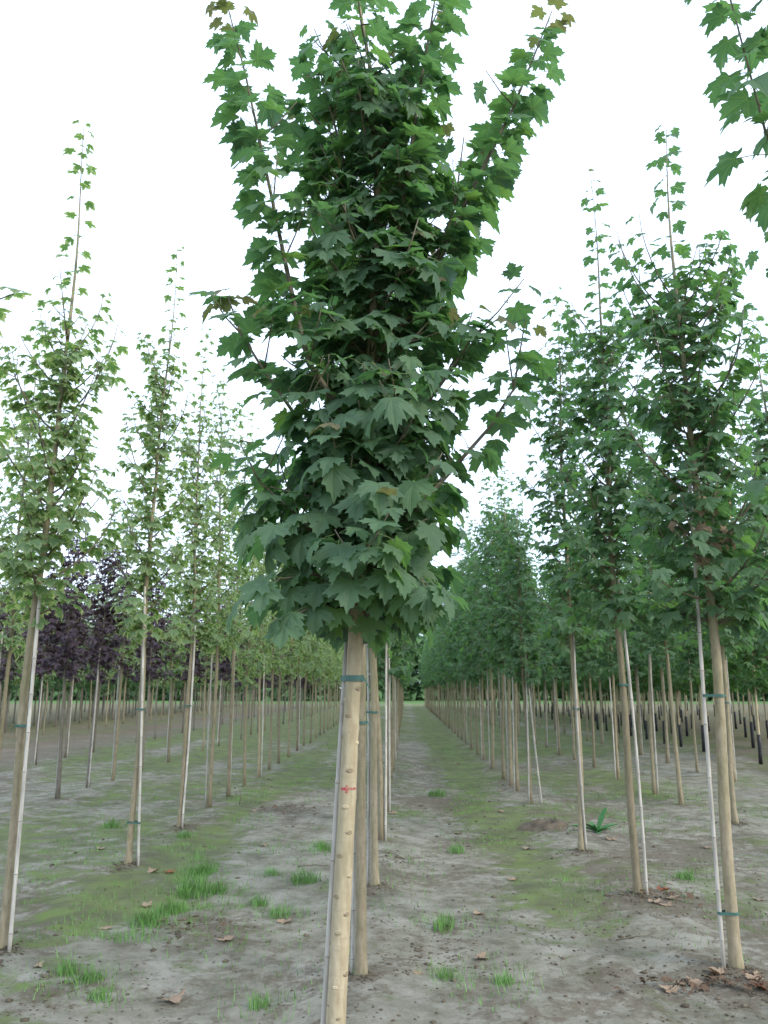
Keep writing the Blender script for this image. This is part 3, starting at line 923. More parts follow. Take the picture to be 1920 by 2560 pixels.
def near_tree(kind, seed, x, y, label, group, n_leaf, extra=None, cane=None, tie=(1.35,), dry=None, **over):
    kw = dict({'green_maple': GREEN, 'variegated_maple': VARIE, 'purple_maple': PURP}[kind]); kw.update(over)
    T = grow(seed, **kw)
    for pts, st, sz in (extra or []):
        p = np.array(pts) - np.array([x, y, 0]); n = len(p)
        T['branches'].append((p, np.linspace(0.009, 0.0026, n)))
        leaf_run(T['leaves'], T['rng'], p, 0.15, st, sz, T['axis'], (-0.1, 0.6), 0.4, small_tip=0.7)
    for (z, r, k) in (dry or []):
        rng = T['rng']
        for _ in range(k):
            a = rng.uniform(3.3, 6.1); c = T['axis'](z); zz = z + rng.uniform(-0.16, 0.16)
            T['leaves'].add(np.array([c[0] + math.cos(a) * r, c[1] + math.sin(a) * r, zz]), np.array([math.cos(a) * 0.3, math.sin(a) * 0.3, -1.0]), np.array([math.cos(a) + rng.uniform(-0.5, 0.5), math.sin(a), rng.uniform(-0.3, 0.5)]), rng.uniform(0.04, 0.07), rng.randint(NV), rng.rand(), 2)
    mat = {'green_maple': 'leaf_green', 'variegated_maple': 'leaf_variegated', 'purple_maple': 'leaf_purple'}[kind]
    root, tk = build_near(kind, T, (x, y, gz(x, y)), label, 'tree', group, mat, 'bark', n_leaf, 'petiole_purple' if kind == 'purple_maple' else 'petiole', min_px=7)
    if cane:
        bx, by, tz, tx, ty = cane
        c = T['axis'](tz)
        b = np.array([bx, by, -0.05]); t = np.array([c[0] + tx, c[1] + ty, tz])
        for z in tie:
            f = (z + 0.05) / (tz + 0.05); cc = b + (t - b) * f; a = T['axis'](z)
            V, F = stadium(a, T['radius'](z) + 0.004, cc[:2], 0.0125, z, 0.016, 0.003)
            link('tie', mesh_np('tie', V, F, [M['tie']], smooth=False), root)
        cn = link('bamboo_cane', cane_mesh(b, t, 0.0115, seed), None, (x, y, gz(x, y)))
        tag(cn, 'pale bamboo cane tied to ' + CANE_WORDS[label], 'cane', 'bamboo canes tied to the trees')
    return root


G_G, G_V, G_P = 'young green maples in planted rows', 'variegated maples in the left row', 'purple-leaved maples in the rows on the left'
CANE_WORDS = {}


def lab(s, short):
    CANE_WORDS[s] = short
    return s


# hero row, seen one behind the other
near_tree('green_maple', 21, -0.26, 4.94, lab('green maple standing directly behind the tall central maple', 'the maple directly behind the central one'), G_G, 200, cane=(-0.05, 0.06, 2.1, -0.035, 0.03), H=5.6, reach=0.42, nb=40, lean=(-0.006, 0))
near_tree('green_maple', 22, -0.26, 7.04, lab('third green maple in the row of the tall central maple', 'the third maple of the central row'), G_G, 120, cane=(-0.06, 0.05, 2.2, -0.035, 0.03), H=5.4, reach=0.45, nb=40)
# right row
near_tree('green_maple', 31, 1.90, 3.1, lab('green maple with trunk outside the frame, branch reaching into the top right corner', 'the maple outside the frame on the right'), G_G, 60,
          extra=[([(1.87, 3.05, 2.75), (1.504, 2.6, 3.132), (1.371, 2.562, 3.254), (1.275, 2.525, 3.485), (1.215, 2.488, 3.776), (1.145, 2.45, 4.15)], 0.065, 0.125), ([(1.45, 2.6, 3.2), (1.45, 2.55, 3.5), (1.38, 2.5, 3.8), (1.33, 2.45, 4.1)], 0.07, 0.125)], H=4.6, reach=0.4, nb=18, cane=(0.05, 0.03, 2.2, 0.03, 0.02))
near_tree('green_maple', 32, 1.87, 5.10, lab('bushy green maple with dead brown leaves hanging on its trunk, nearest of right row', 'the nearest maple of the right row'), G_G, 300,
          dry=[(2.6, 0.15, 16), (2.38, 0.10, 10)], cane=(-0.075, -0.02, 2.9, -0.035, -0.01), tie=(1.5, 0.28), H=5.5, hc=1.9, reach=0.56, nb=56, whip=1.3, r0=0.035)
near_tree('green_maple', 33, 1.77, 6.73, lab('second green maple of the right row, with white cane on its right', 'the second maple of the right row'), G_G, 260, cane=(0.06, -0.035, 2.4, 0.035, -0.02), tie=(1.55,), H=6.2, reach=0.45, nb=48, whip=1.6)
near_tree('green_maple', 34, 1.73, 8.59, lab('third green maple of the right row, beside the leafy green weed', 'the third maple of the right row'), G_G, 220, cane=(0.045, -0.03, 2.3, 0.03, -0.02), H=6.1, reach=0.45, nb=48, whip=0.9)
near_tree('green_maple', 35, 3.80, 8.2, lab('green maple of the second right row, cut by the right edge', 'the maple at the right edge of the second right row'), G_G, 200, cane=(0.04, 0.05, 2.4, 0.02, 0.03), H=5.6)
near_tree('green_maple', 36, 3.85, 10.14, lab('green maple seen just right of the nearest right trunk', 'the maple just right of the nearest right trunk'), G_G, 200, cane=(-0.05, 0.03, 2.3, -0.03, 0.03), H=5.7)
# left row
near_tree('variegated_maple', 41, -2.42, 3.5, lab('variegated maple with trunk outside the frame, twigs poking in at the left edge', 'the maple outside the frame on the left'), G_V, 40,
          extra=[([(-2.4, 3.45, 2.75), (-2.1, 3.4, 3.05), (-1.92, 3.4, 3.3), (-1.78, 3.4, 3.36)], 0.07, 0.105), ([(-2.4, 3.45, 2.4), (-2.1, 3.42, 2.55), (-1.80, 3.4, 2.7)], 0.08, 0.10)], H=4.8, nb=14, reach=0.4, cane=(0.05, -0.02, 2.2, 0.03, 0.0))
near_tree('variegated_maple', 42, -2.46, 5.30, lab('variegated maple nearest on the left, leaning trunk and long bare whip on top', 'the nearest variegated maple on the left'), G_V, 280, cane=(0.065, -0.045, 2.15, 0.035, -0.03), tie=(1.3,), H=5.75, whip=1.75, r0=0.03, reach=0.48, prof=0.5, lean=(0.012, 0))
near_tree('variegated_maple', 43, -2.52, 7.75, lab('second variegated maple on the left, trunk and cane standing apart at the base', 'the second variegated maple on the left'), G_V, 260, cane=(0.11, -0.05, 2.5, 0.0, -0.04), tie=(1.35, 0.35), H=6.15, lean=(0.018, 0), whip=1.4)
near_tree('variegated_maple', 44, -2.62, 9.81, lab('third variegated maple on the left, with cane along its right side', 'the third variegated maple on the left'), G_V, 220, cane=(0.04, -0.04, 2.3, 0.03, -0.03), H=6.2, whip=1.6)

# ================================================================== THE ROWS BEHIND
SPEC = {
    'green_maple': (GREEN, 'leaf_green', 'bark', 'petiole'),
    'variegated_maple': (VARIE, 'leaf_variegated', 'bark', 'petiole'),
    'purple_maple': (PURP, 'leaf_purple', 'bark_dark', 'petiole_purple'),
    'guarded_maple': (dict(GREEN, H=5.0, hc=1.68, reach=0.75, whip=0.5, nb=42, prof=0.3, bush=60), 'leaf_bright', 'bark_pale', 'petiole'),
    'lush_maple': (dict(GREEN, H=5.4, hc=1.75, reach=0.8, whip=0.6, nb=42, prof=0.3, bush=60, r0=0.042), 'leaf_green', 'bark_dark', 'petiole'),
}
VARIANTS = {}
for nm, (kw, lm, bk, st) in SPEC.items():
    VARIANTS[nm] = {}
    for lod, cnt, kk in (('mid', 4, {}), ('far', 3, dict(step=0.15, size=kw['size'] * 1.2))):
        vs_ = []
        for k in range(cnt):
            rr = np.random.RandomState(hash((nm, lod, k)) % 1 + sum(map(ord, nm + lod)) + k)
            q = dict(kw); q.update(kk)
            q['hc'] = kw['hc'] - 0.1; q['r0'] = kw.get('r0', 0.034) * 0.95; q['H'] = kw['H'] * rr.uniform(0.88, 1.06); q['whip'] = kw['whip'] * rr.uniform(0.6, 1.3)
            tm, cm, T = far_meshes(500 + k * 7 + len(nm) + (50 if lod == 'far' else 0), q, lm, bk, 0, st)
            vs_.append((tm, cm, T))
        VARIANTS[nm][lod] = vs_

# black sleeve round the foot of a guarded stem
_gv, _gf = tube([(0, 0, -0.03), (0, 0, 0.2), (0.004, 0, 0.4), (0, 0, 0.62)], [0.044, 0.040, 0.040, 0.039], 10)
GUARD_ME = mesh_np('sleeve', _gv, _gf, [M['guard']])
CANE_FAR = cane_mesh((0, 0, -0.05), (0.0, 0, 2.25), 0.0115, 77, fine=True)
rngR = random.Random(7)
n_far_cane = 0


def row(kind, xfun, ys, group, row_words, first=0, cane_p=0.0, canes_until=26):
    n = first
    for y in ys:
        x = xfun(y)
        px, py, z = in_view((x, y, 2.2))
        if z < 0.5 or px < -260 or px > 2180: continue
        lod = 'mid' if y < 17 else 'far'
        tm, cm, T = rngR.choice(VARIANTS[kind][lod])
        s = rngR.uniform(0.9, 1.1)
        if px < 0 or px > 1920:
            label = f'{row_words}, with trunk outside the frame'
        elif n < len(ORD) and y < 24:
            label = f'{ORD[n]} {row_words}'; n += 1
        else:
            label = f'distant {row_words}, far back'; n += 1
        label = ' '.join(label.split()[:16])
        o = empty(kind, (x, y, gz(x, y) if y < 60 else 0.0), label, 'tree', group, rngR.uniform(0, 6.28))
        o.rotation_euler = (rngR.uniform(-0.014, 0.014), rngR.uniform(-0.014, 0.014), o.rotation_euler[2])
        o.scale = (s, s, s * rngR.uniform(0.95, 1.05))
        t = link('trunk', tm, o)
        link('crown', cm, o)
        if kind == 'guarded_maple': link('sleeve', GUARD_ME, o)
        if rngR.random() < cane_p and y < canes_until:
            a = rngR.uniform(0, 6.28); dx, dy = 0.055 * math.cos(a), 0.055 * math.sin(a)
            c = link('bamboo_cane', CANE_FAR, None, (x + dx, y + dy, gz(x, y)))
            c.rotation_euler = (rngR.uniform(-0.012, 0.012), rngR.uniform(-0.012, 0.012), rngR.uniform(0, 6))
            w = 'pale bamboo cane beside the ' + label
            tag(c, ' '.join(w.split()[:16]), 'cane', 'bamboo canes tied to the trees')


def spaced(y0, y1, d, j, seed):
    r = random.Random(seed); out = []; y = y0
    while y < y1:
        out.append(y + r.uniform(-j, j)); y += d
    return out


FAR = 78
G_V2 = 'pale variegated maples among the purple rows'
row('green_maple', lambda y: -0.27, [9.1, 11.1] + spaced(13.0, FAR, 1.85, 0.15, 1), G_G, 'green maple of the central row, behind the tall central maple', 3, 0.8)
row('green_maple', lambda y: 1.74, [12.0, 13.3, 14.2, 15.2] + spaced(17.0, FAR, 1.85, 0.15, 2), G_G, 'green maple of the right row along the alley', 3, 0.7)
row('green_maple', lambda y: 3.78, [11.83, 13.06, 15.2] + spaced(17.2, FAR, 1.85, 0.15, 3), G_G, 'green maple of the second row right of the alley', 2, 0.7)
row('green_maple', lambda y: 5.65, spaced(11.0, FAR, 1.9, 0.2, 4), G_G, 'green maple of the third row right of the alley', 0, 0.6)
row('guarded_maple', lambda y: 7.6, spaced(14.8, FAR, 1.7, 0.15, 5), 'bright green trees with black trunk sleeves', 'bright green tree with black trunk sleeve, front guarded row')
row('guarded_maple', lambda y: 9.5, spaced(16.6, FAR - 12, 1.7, 0.15, 6), 'bright green trees with black trunk sleeves', 'bright green tree with black trunk sleeve, second guarded row')
row('guarded_maple', lambda y: 11.4, spaced(20.0, FAR - 18, 1.7, 0.15, 8), 'bright green trees with black trunk sleeves', 'bright green tree with black trunk sleeve, third guarded row')
row('guarded_maple', lambda y: 13.4, spaced(24.0, FAR - 22, 1.7, 0.15, 9), 'bright green trees with black trunk sleeves', 'bright green tree with black trunk sleeve, rearmost guarded row')
row('variegated_maple', lambda y: -2.42 - 0.02 * y, [11.37, 12.7, 14.07, 15.51, 16.9] + spaced(18.3, FAR, 1.8, 0.15, 10), G_V, 'variegated maple of the left row along the bare track', 3, 0.8)
row('variegated_maple', lambda y: -4.85 - 0.02 * y, [8.6, 10.24, 14.69] + spaced(18.2, FAR, 3.6, 0.15, 22), G_V2, 'pale variegated maple of the second row on the left', 0, 0.8)
row('purple_maple', lambda y: -4.85 - 0.02 * y, [12.3, 13.5, 16.4] + spaced(20.0, FAR, 3.6, 0.15, 12), G_P, 'purple maple of the first dark row on the left', 0, 0.8)
row('purple_maple', lambda y: -7.5 - 0.025 * y, spaced(12.2, FAR, 1.85, 0.15, 13), G_P, 'purple maple of the second dark row on the left', 0, 0.7, 24)
row('variegated_maple', lambda y: -12.6 - 0.01 * y, spaced(19.0, FAR - 15, 2.1, 0.2, 14), 'pale trees beyond the bare strip on the left', 'pale variegated tree beyond the brown bare strip on the left')
row('lush_maple', lambda y: -14.8 - 0.01 * y, spaced(22.0, FAR + 10, 1.5, 0.2, 15), 'dark lush trees beyond the bare strip', 'dark green tree behind the pale trees, far left')
row('lush_maple', lambda y: -18.6, spaced(28.0, FAR + 5, 1.6, 0.2, 17), 'dark lush trees beyond the bare strip', 'dark green tree at the back of the far left block')
for q, (kx, ky) in enumerate([(-23.0, 32.0), (-27.0, 38.0)]):
    row('lush_maple', lambda y: kx, spaced(ky, FAR - 8, 3.0, 0.4, 30 + q), 'dark lush trees beyond the bare strip', 'dark green tree in the depth of the far left block', 20)
for q, (kx, ky) in enumerate([(15.6, 27.0), (18.0, 31.0), (21.0, 36.0), (25.0, 42.0)]):
    row('guarded_maple', lambda y: kx, spaced(ky, FAR - 12, 3.0, 0.4, 40 + q), 'bright green trees with black trunk sleeves', 'bright green tree with black trunk sleeve, depth of the right block', 20)
row('lush_maple', lambda y: -16.6, spaced(25.0, FAR + 5, 1.5, 0.2, 16), 'dark lush trees beyond the bare strip', 'dark green tree of the rearmost row, far left')

# leaning loose cane by the right row
cn = link('bamboo_cane', cane_mesh((0.10, 0, -0.05), (-0.06, 0, 2.3), 0.013, 9), None, (1.80, 12.0, gz(1.8, 12)))
tag(cn, 'slanting white cane standing beside the alley on the right', 'cane', 'bamboo canes tied to the trees')


# ------------------------------------------------------------------ far tree line beyond the meadow
def far_line():
    rng = np.random.RandomState(4)
    V, F = [], []
    k = 0
    for i in range(60000):
        x = rng.uniform(-130, 130); d = rng.uniform(0, 8)
        h = 5.5 + 4.5 * vnoise(np.array([x * 0.09]), np.array([1.0]), 8)[0]
        z = h * rng.uniform(0.0, 1) ** 1.3
        y = 112 + d + 3 * math.sin(x * 0.1)
        s = rng.uniform(0.4, 1.1)
        a = rng.uniform(-1, 1, (3, 3)) * s
        V += [[x + q[0], y + q[1], max(0, z + q[2])] for q in a]; F.append([k, k + 1, k + 2]); k += 3
    o = link('far_trees', mesh_np('far_trees', V, np.array(F), [M['grass_far']], smooth=False))
    o['kind'] = 'stuff'


far_line()

# ================================================================== ON THE GROUND
def tuft_mesh(seed, n, h, spread):
    r = np.random.RandomState(seed); V, F = [], []
    for i in range(n):
        a = r.uniform(0, 6.28); d = spread * math.sqrt(r.rand()); bx, by = d * math.cos(a), d * math.sin(a)
        hh = h * r.uniform(0.45, 1.1) * (1 - 0.4 * d / spread); la = r.uniform(0, 6.28); le = hh * r.uniform(0.15, 0.8)
        w = r.uniform(0.0012, 0.0026); wx, wy = -math.sin(la) * w, math.cos(la) * w
        o = len(V)
        for s, ww in ((0, 1), (0.4, 0.9), (0.75, 0.6)):
            cx, cy, z = bx + math.cos(la) * le * s ** 2, by + math.sin(la) * le * s ** 2, hh * s - 0.01 * (s == 0)
            V += [[cx - wx * ww, cy - wy * ww, z], [cx + wx * ww, cy + wy * ww, z]]
        V.append([bx + math.cos(la) * le, by + math.sin(la) * le, hh * 0.96])
        F += [[o, o + 1, o + 3, o + 2], [o + 2, o + 3, o + 5, o + 4], [o + 4, o + 5, o + 6]]
    return mesh_np('grass_tuft', V, F, [M['grass']])


TUFT = {'big': [tuft_mesh(k, 240, 0.13, 0.13) for k in range(3)], 'mid': [tuft_mesh(10 + k, 90, 0.11, 0.07) for k in range(3)], 'small': [tuft_mesh(20 + k, 18, 0.05, 0.025) for k in range(4)]}
G_T = 'grass tufts sprouting from the bare soil'
for x, y, k, s, lb in [
    (-0.86, 7.34, 'big', 0.95, 'round grass tuft just left of the central trunk'), (-1.18, 7.6, 'mid', 1.0, 'small grass tuft left of the round tuft by the central trunk'),
    (-1.79, 7.58, 'big', 1.0, 'grass tuft in the strip right of the russet fallen leaf'), (-1.70, 6.98, 'big', 1.15, 'grass tuft in the middle of the left grassy strip'),
    (-1.82, 6.10, 'big', 1.25, 'largest tallest grass tuft at the lower end of the left strip'), (-1.74, 6.44, 'big', 0.9, 'thin grass tuft just above the largest tuft of the left strip'),
    (-1.52, 7.0, 'mid', 1.1, 'pale sparse tuft right of the left grassy strip'),
    (-1.14, 6.72, 'mid', 0.9, 'spindly tuft on the bare track left of centre'), (-0.93, 6.40, 'mid', 1.15, 'tuft beside the curled dry leaf left of the central trunk'),
    (-1.94, 5.0, 'mid', 0.9, 'tuft near the foot of the nearest left tree'), (-1.78, 4.93, 'mid', 0.9, 'second tuft right of the tuft near the left tree'),
    (-1.63, 4.69, 'mid', 0.9, 'tuft in the bottom left of the bare sand'), (-0.83, 8.64, 'mid', 1.0, 'faint tuft left of the central trunk at mid distance'),
    (0.50, 8.68, 'mid', 1.3, 'tuft in the mossy patch right of the trunks'), (0.25, 5.96, 'mid', 1.2, 'tuft in the dark moist patch right of the central trunk'),
    (0.47, 12.97, 'big', 1.0, 'bright tuft in the alley further off'), (-2.42, 9.23, 'mid', 1.2, 'tuft between the second and third left tree'),
    (-3.46, 9.95, 'mid', 1.3, 'tuft behind the nearest left tree'), (2.36, 7.43, 'mid', 1.1, 'tuft right of the second right tree'),
    (0.53, 4.92, 'mid', 0.8, 'tuft in the pale sand at bottom right of centre'), (0.21, 4.99, 'mid', 0.8, 'tuft at the bottom just right of the second trunk'), (-0.77, 4.62, 'mid', 0.7, 'tuft at the very bottom left of the central trunk'),
    (-0.9, 8.88, 'mid', 0.9, 'wispy tuft behind the faint tuft left of centre')]:
    o = link('grass_tuft', random.Random(int(x * 1000)).choice(TUFT[k]), None, (x, y, gz(x, y)))
    o.scale = (s * (0.8 + 0.4 * abs(math.sin(x * 31))), s * (0.75 + 0.35 * abs(math.cos(y * 23))), s * (0.75 + 0.45 * abs(math.sin(x * 57 + y)))); o.rotation_euler = (0, 0, x * 17)
    tag(o, lb, 'grass tuft', G_T)


TUFT_SPOTS = [(o.location.x, o.location.y) for o in COL.objects if o.name.startswith('grass_tuft')]


def fine_grass():
    r = np.random.RandomState(12); V, F = [], []
    for i in range(30000):
        if r.rand() < 0.55:
            cx = r.choice([-2.1, -3.3, -4.6, -5.6, -7.2, 1.0, 2.7, 4.6, -1.75]); x = cx + r.normal(0, 0.3); y = 5 + r.rand() ** 1.3 * 22
        else:
            x = r.uniform(-4, 4.5); y = 4.4 + r.rand() * 9
        if vnoise(np.array([x * 2.2]), np.array([y * 1.6]), 51)[0] < 0.56: continue
        z = gz(x, y); h = r.uniform(0.010, 0.05); a = r.uniform(0, 6.28); w = 0.002 + 0.0002 * y
        o = len(V)
        V += [[x - w * math.sin(a), y + w * math.cos(a), z - 0.004], [x + w * math.sin(a), y - w * math.cos(a), z - 0.004], [x + math.cos(a) * h * 0.5, y + math.sin(a) * h * 0.5, z + h]]
        F.append([o, o + 1, o + 2])
    for i in range(5200):
        if r.rand() < 0.55:
            y = r.uniform(5.6, 8.4); x = -1.75 + 0.10 * math.sin(y * 3) + r.normal(0, 0.13)
            if vnoise(np.array([x * 5]), np.array([y * 3.2]), 61)[0] < 0.48: continue
        else:
            c = TUFT_SPOTS[r.randint(len(TUFT_SPOTS))]; x, y = c[0] + r.normal(0, 0.12), c[1] + r.normal(0, 0.12)
        z = gz(x, y); h = r.uniform(0.02, 0.085) * (0.5 + r.rand()); a = r.uniform(0, 6.28); w = 0.0022; q = r.uniform(0.2, 0.9)
        o = len(V)
        V += [[x - w * math.sin(a), y + w * math.cos(a), z - 0.004], [x + w * math.sin(a), y - w * math.cos(a), z - 0.004], [x + math.cos(a) * h * q, y + math.sin(a) * h * q, z + h]]
        F.append([o, o + 1, o + 2])
    o = link('grass', mesh_np('grass', V, np.array(F), [M['grass']], smooth=False)); o['kind'] = 'stuff'
    tag(o, 'thin short grass and moss blades scattered over the soil', 'grass')


def clods():
    r = np.random.RandomState(15); V, F = [], []
    oct_v = np.array([[1, 0, 0], [-1, 0, 0], [0, 1, 0], [0, -1, 0], [0, 0, 1], [0, 0, -1]], float)
    oct_f = np.array([[0, 2, 4], [2, 1, 4], [1, 3, 4], [3, 0, 4], [2, 0, 5], [1, 2, 5], [3, 1, 5], [0, 3, 5]])
    spots = [(a + r.uniform(-0.05, 0.05), b - 0.05, 0.10) for a, b in ((1.87, 5.1), (1.77, 6.73), (1.73, 8.59), (-2.46, 5.3), (-2.52, 7.75), (-2.62, 9.81), (-0.26, 4.94), (-0.26, 7.04), (3.85, 10.14))] + [(1.63, 10.08, 0.25), (1.85, 6.6, 0.22), (1.62, 4.85, 0.25), (-1.5, 11.4, 0.35), (0.6, 12.0, 0.6), (0.25, 5.9, 0.3), (-1.85, 4.75, 0.22), (-1.5, 6.05, 0.25), (0.9, 9.3, 0.45), (-0.1, 8.2, 0.2), (0.1, 5.3, 0.2), (1.9, 4.7, 0.3), (2.6, 7.5, 0.5), (1.3, 5.7, 0.3)]
    n = 0
    for i in range(6500):
        if r.rand() < 0.5:
            c = spots[r.randint(len(spots))]; x, y = c[0] + r.normal(0, c[2]), c[1] + r.normal(0, c[2])
        else:
            x = r.uniform(-3.5, 4.5); y = 4.3 + r.rand() ** 1.5 * 12
        s = r.uniform(0.003, 0.011) * (1 + (r.rand() < 0.08) * 1.2)
        p = oct_v * r.uniform(0.6, 1.3, (6, 3)) * s * np.array([1.3, 1.0, 0.6])
        a = r.uniform(0, 6.28); R2 = np.array([[math.cos(a), -math.sin(a), 0], [math.sin(a), math.cos(a), 0], [0, 0, 1]])
        V.append(p @ R2.T + [x, y, gz(x, y) + s * 0.15]); F.append(oct_f + n); n += 6
    o = link('soil_crumbs', mesh_np('soil_crumbs', np.concatenate(V), np.concatenate(F), [M['clod']])); o['kind'] = 'stuff'
    tag(o, 'dark crumbs of soil and bark litter scattered on the ground', 'soil')


fine_grass()
clods()

G_L = 'fallen leaves on the ground'
FL = [(-2.2, 7.55, 0.085, 'leaf_dry', 'pale dry leaf lying left of the russet one by the second left tree'), (-2.08, 7.54, 0.075, 'leaf_russet', 'russet red fallen leaf by the second left tree'),
      (-1.15, 5.74, 0.10, 'leaf_dry', 'tan yellow curled leaf on the bare track left of centre'), (-0.86, 6.24, 0.085, 'leaf_dry', 'curled dry leaf beside a tuft left of the central trunk'),
      (-1.28, 4.75, 0.10, 'leaf_dry', 'pinkish brown dry leaf on sand at bottom left'), (0.50, 6.34, 0.07, 'leaf_dry', 'small dry leaf in the moist patch right of the central trunk'),
      (0.42, 5.35, 0.075, 'leaf_dry', 'crumpled tan leaf on the sand right of the central trunk'), (-0.20, 11.02, 0.10, 'leaf_dry', 'pale leaf at the foot of the central row, mid distance'),
      (0.56, 9.74, 0.08, 'leaf_dry', 'pale leaf beside the mossy patch in the alley'), (1.05, 17.89, 0.09, 'leaf_dry', 'whitish leaf far down the alley'),
      (1.27, 8.94, 0.085, 'leaf_dry', 'dry leaf left of the third right tree'), (2.19, 9.27, 0.10, 'leaf_dry', 'dry leaf below the leafy weed on the right'),
      (-1.96, 6.56, 0.07, 'leaf_dry', 'pale leaf above the largest grass tuft on the left'), (-2.05, 5.98, 0.07, 'leaf_dry', 'brown crumpled leaf left of the largest grass tuft'),
      (3.09, 8.99, 0.085, 'leaf_dry', 'pale leaf left of the nearest right trunk, further back'), (-2.04, 11.25, 0.09, 'leaf_dry', 'dry leaf right of the fourth left tree'),
      (-2.15, 5.07, 0.05, 'leaf_dry', 'tiny yellow leaf at the foot of the nearest left tree'), (1.47, 13.45, 0.09, 'leaf_dry', 'dry leaf by the right row far down'),
      (1.80, 6.45, 0.085, 'leaf_dry', 'dry leaf at the foot of the second right tree'), (1.98, 6.62, 0.08, 'leaf_dry', 'brown leaf right of the second right cane foot'), (1.97, 6.82, 0.08, 'leaf_russet', 'reddish leaf behind the second right cane foot'),
      (1.90, 6.40, 0.075, 'leaf_dry', 'yellowish leaf in front of the second right tree'), (1.74, 4.98, 0.085, 'leaf_dry', 'dry leaf against the nearest right cane foot'), (1.93, 4.90, 0.09, 'leaf_dry', 'dry leaf against the nearest right trunk foot'),
      (1.87, 4.78, 0.08, 'leaf_russet', 'rust coloured leaf in front of the nearest right trunk'), (1.98, 4.75, 0.09, 'leaf_dry', 'brown leaf at the right edge by the nearest trunk'), (1.55, 4.84, 0.085, 'leaf_dry', 'brown leaf in the litter left of the nearest right trunk'),
      (1.40, 4.77, 0.08, 'leaf_dry', 'leaf at the left end of the litter by the nearest right tree'), (1.47, 4.90, 0.07, 'leaf_dry', 'dark curled leaf on top of the litter left of the right trunk'), (0.07, 5.05, 0.05, 'leaf_dry', 'little tan leaf right of the second trunk'),
      (-0.67, 8.64, 0.06, 'leaf_dry', 'small leaf left of the red mark behind'), (0.9, 7.4, 0.06, 'leaf_dry', 'little leaf in the middle of the right lane'), (2.75, 6.9, 0.07, 'leaf_dry', 'small dry leaf between the two nearest right trees'),
      (-1.5, 8.9, 0.07, 'leaf_dry', 'dry leaf in front of the fourth left tree'), (-3.1, 8.6, 0.07, 'leaf_dry', 'dry leaf behind the nearest left cane'), (1.2, 11.2, 0.08, 'leaf_dry', 'dry leaf beyond the burrow in the right lane')]
rl = random.Random(3)
_curl = {}


def dry_mesh(k, mat):
    """a dead leaf: the same blade curled up"""
    if (k, mat) not in _curl:
        t = TPL[2][k]; V = t['V'].copy(); r = np.random.RandomState(k + 900)
        rr = np.hypot(V[:, 0], V[:, 1] - 0.3)
        V[:, 2] = r.uniform(0.25, 0.6) * V[:, 0] ** 2 + 0.30 * rr ** 3 * np.sin(np.arctan2(V[:, 0], V[:, 1]) * 3 + k) + 0.06 * np.sin(V[:, 0] * 9 + k) + 0.05
        V[:, 2] = np.maximum(V[:, 2], -0.02)
        sel = np.arange(len(V)) >= len(V) - 9
        V[sel, 2] = 0.03 + 0.05 * rr[sel]
        _curl[(k, mat)] = mesh_np('fallen_leaf', V, t['T'], [M[mat], M['twig_bark']], t['uv'], np.stack([t['edge'], np.zeros(len(V))], 1), t['mi'])
    return _curl[(k, mat)]


for i, (x, y, s, mat, lb) in enumerate(FL):
    o = link('fallen_leaf', dry_mesh(i % NV, mat), None, (x, y, gz(x, y) + 0.006))
    o.scale = (s, s, s); o.rotation_euler = (rl.uniform(-0.15, 0.15), rl.uniform(-0.15, 0.15), rl.uniform(0, 6.28))
    tag(o, lb, 'fallen leaf', G_L)

# leafy weed right of the third right tree
wd = empty('broadleaf_weed', (2.16, 9.78, gz(2.16, 9.78)), 'leafy green broadleaf weed right of the third right tree', 'weed')
for i in range(9):
    a = (0.2, 0.9, 2.9, 3.4, 2.4, 5.6, 4.6, 0.5, 3.1)[i]; ln = (0.30, 0.22, 0.34, 0.24, 0.18, 0.20, 0.15, 0.38, 0.12)[i]; V, F = [], []
    el = (0.5, 0.35, 0.4, 0.7, 0.9, 0.5, 0.3, 1.15, 1.2)[i]
    for s in np.linspace(0, 1, 6):
        w = 0.045 * math.sin(math.pi * min(1, s * 0.9 + 0.08)) ** 0.8
        d = ln * s; z = d * math.sin(el) - 0.22 * s * s * ln
        for q in (-1, 0, 1): V.append([d * math.cos(el) * math.cos(a) - q * w * math.sin(a), d * math.cos(el) * math.sin(a) + q * w * math.cos(a), z + abs(q) * w * 0.5])
    for s in range(5):
        for q in range(2): b = s * 3 + q; F.append([b, b + 1, b + 4, b + 3])
    link('leaf', mesh_np('leaf', V, F, [M['weed']]), wd)

# small burrow with its thrown-up earth
V, F = [], []
rb = np.random.RandomState(2)
for i, (r, h) in enumerate([(0.0, -0.04), (0.04, -0.03), (0.07, 0.02), (0.11, 0.065), (0.16, 0.05), (0.20, 0.015), (0.27, -0.03)]):
    for j in range(18):
        a = j / 18 * 6.283; k = 1 + rb.uniform(-0.2, 0.2)
        V.append([r * k * math.cos(a) * 1.2, r * k * math.sin(a), h * (1 + rb.uniform(-0.4, 0.4))])
for i in range(6):
    for j in range(18): F.append([i * 18 + j, i * 18 + (j + 1) % 18, i * 18 + 18 + (j + 1) % 18, i * 18 + 18 + j])
o = link('earth_mound', mesh_np('earth_mound', V, F, [M['clod']]), None, (1.63, 10.08, gz(1.63, 10.08) + 0.01))
tag(o, 'low mound of dark thrown-up earth with a hole, in the right lane', 'mound')

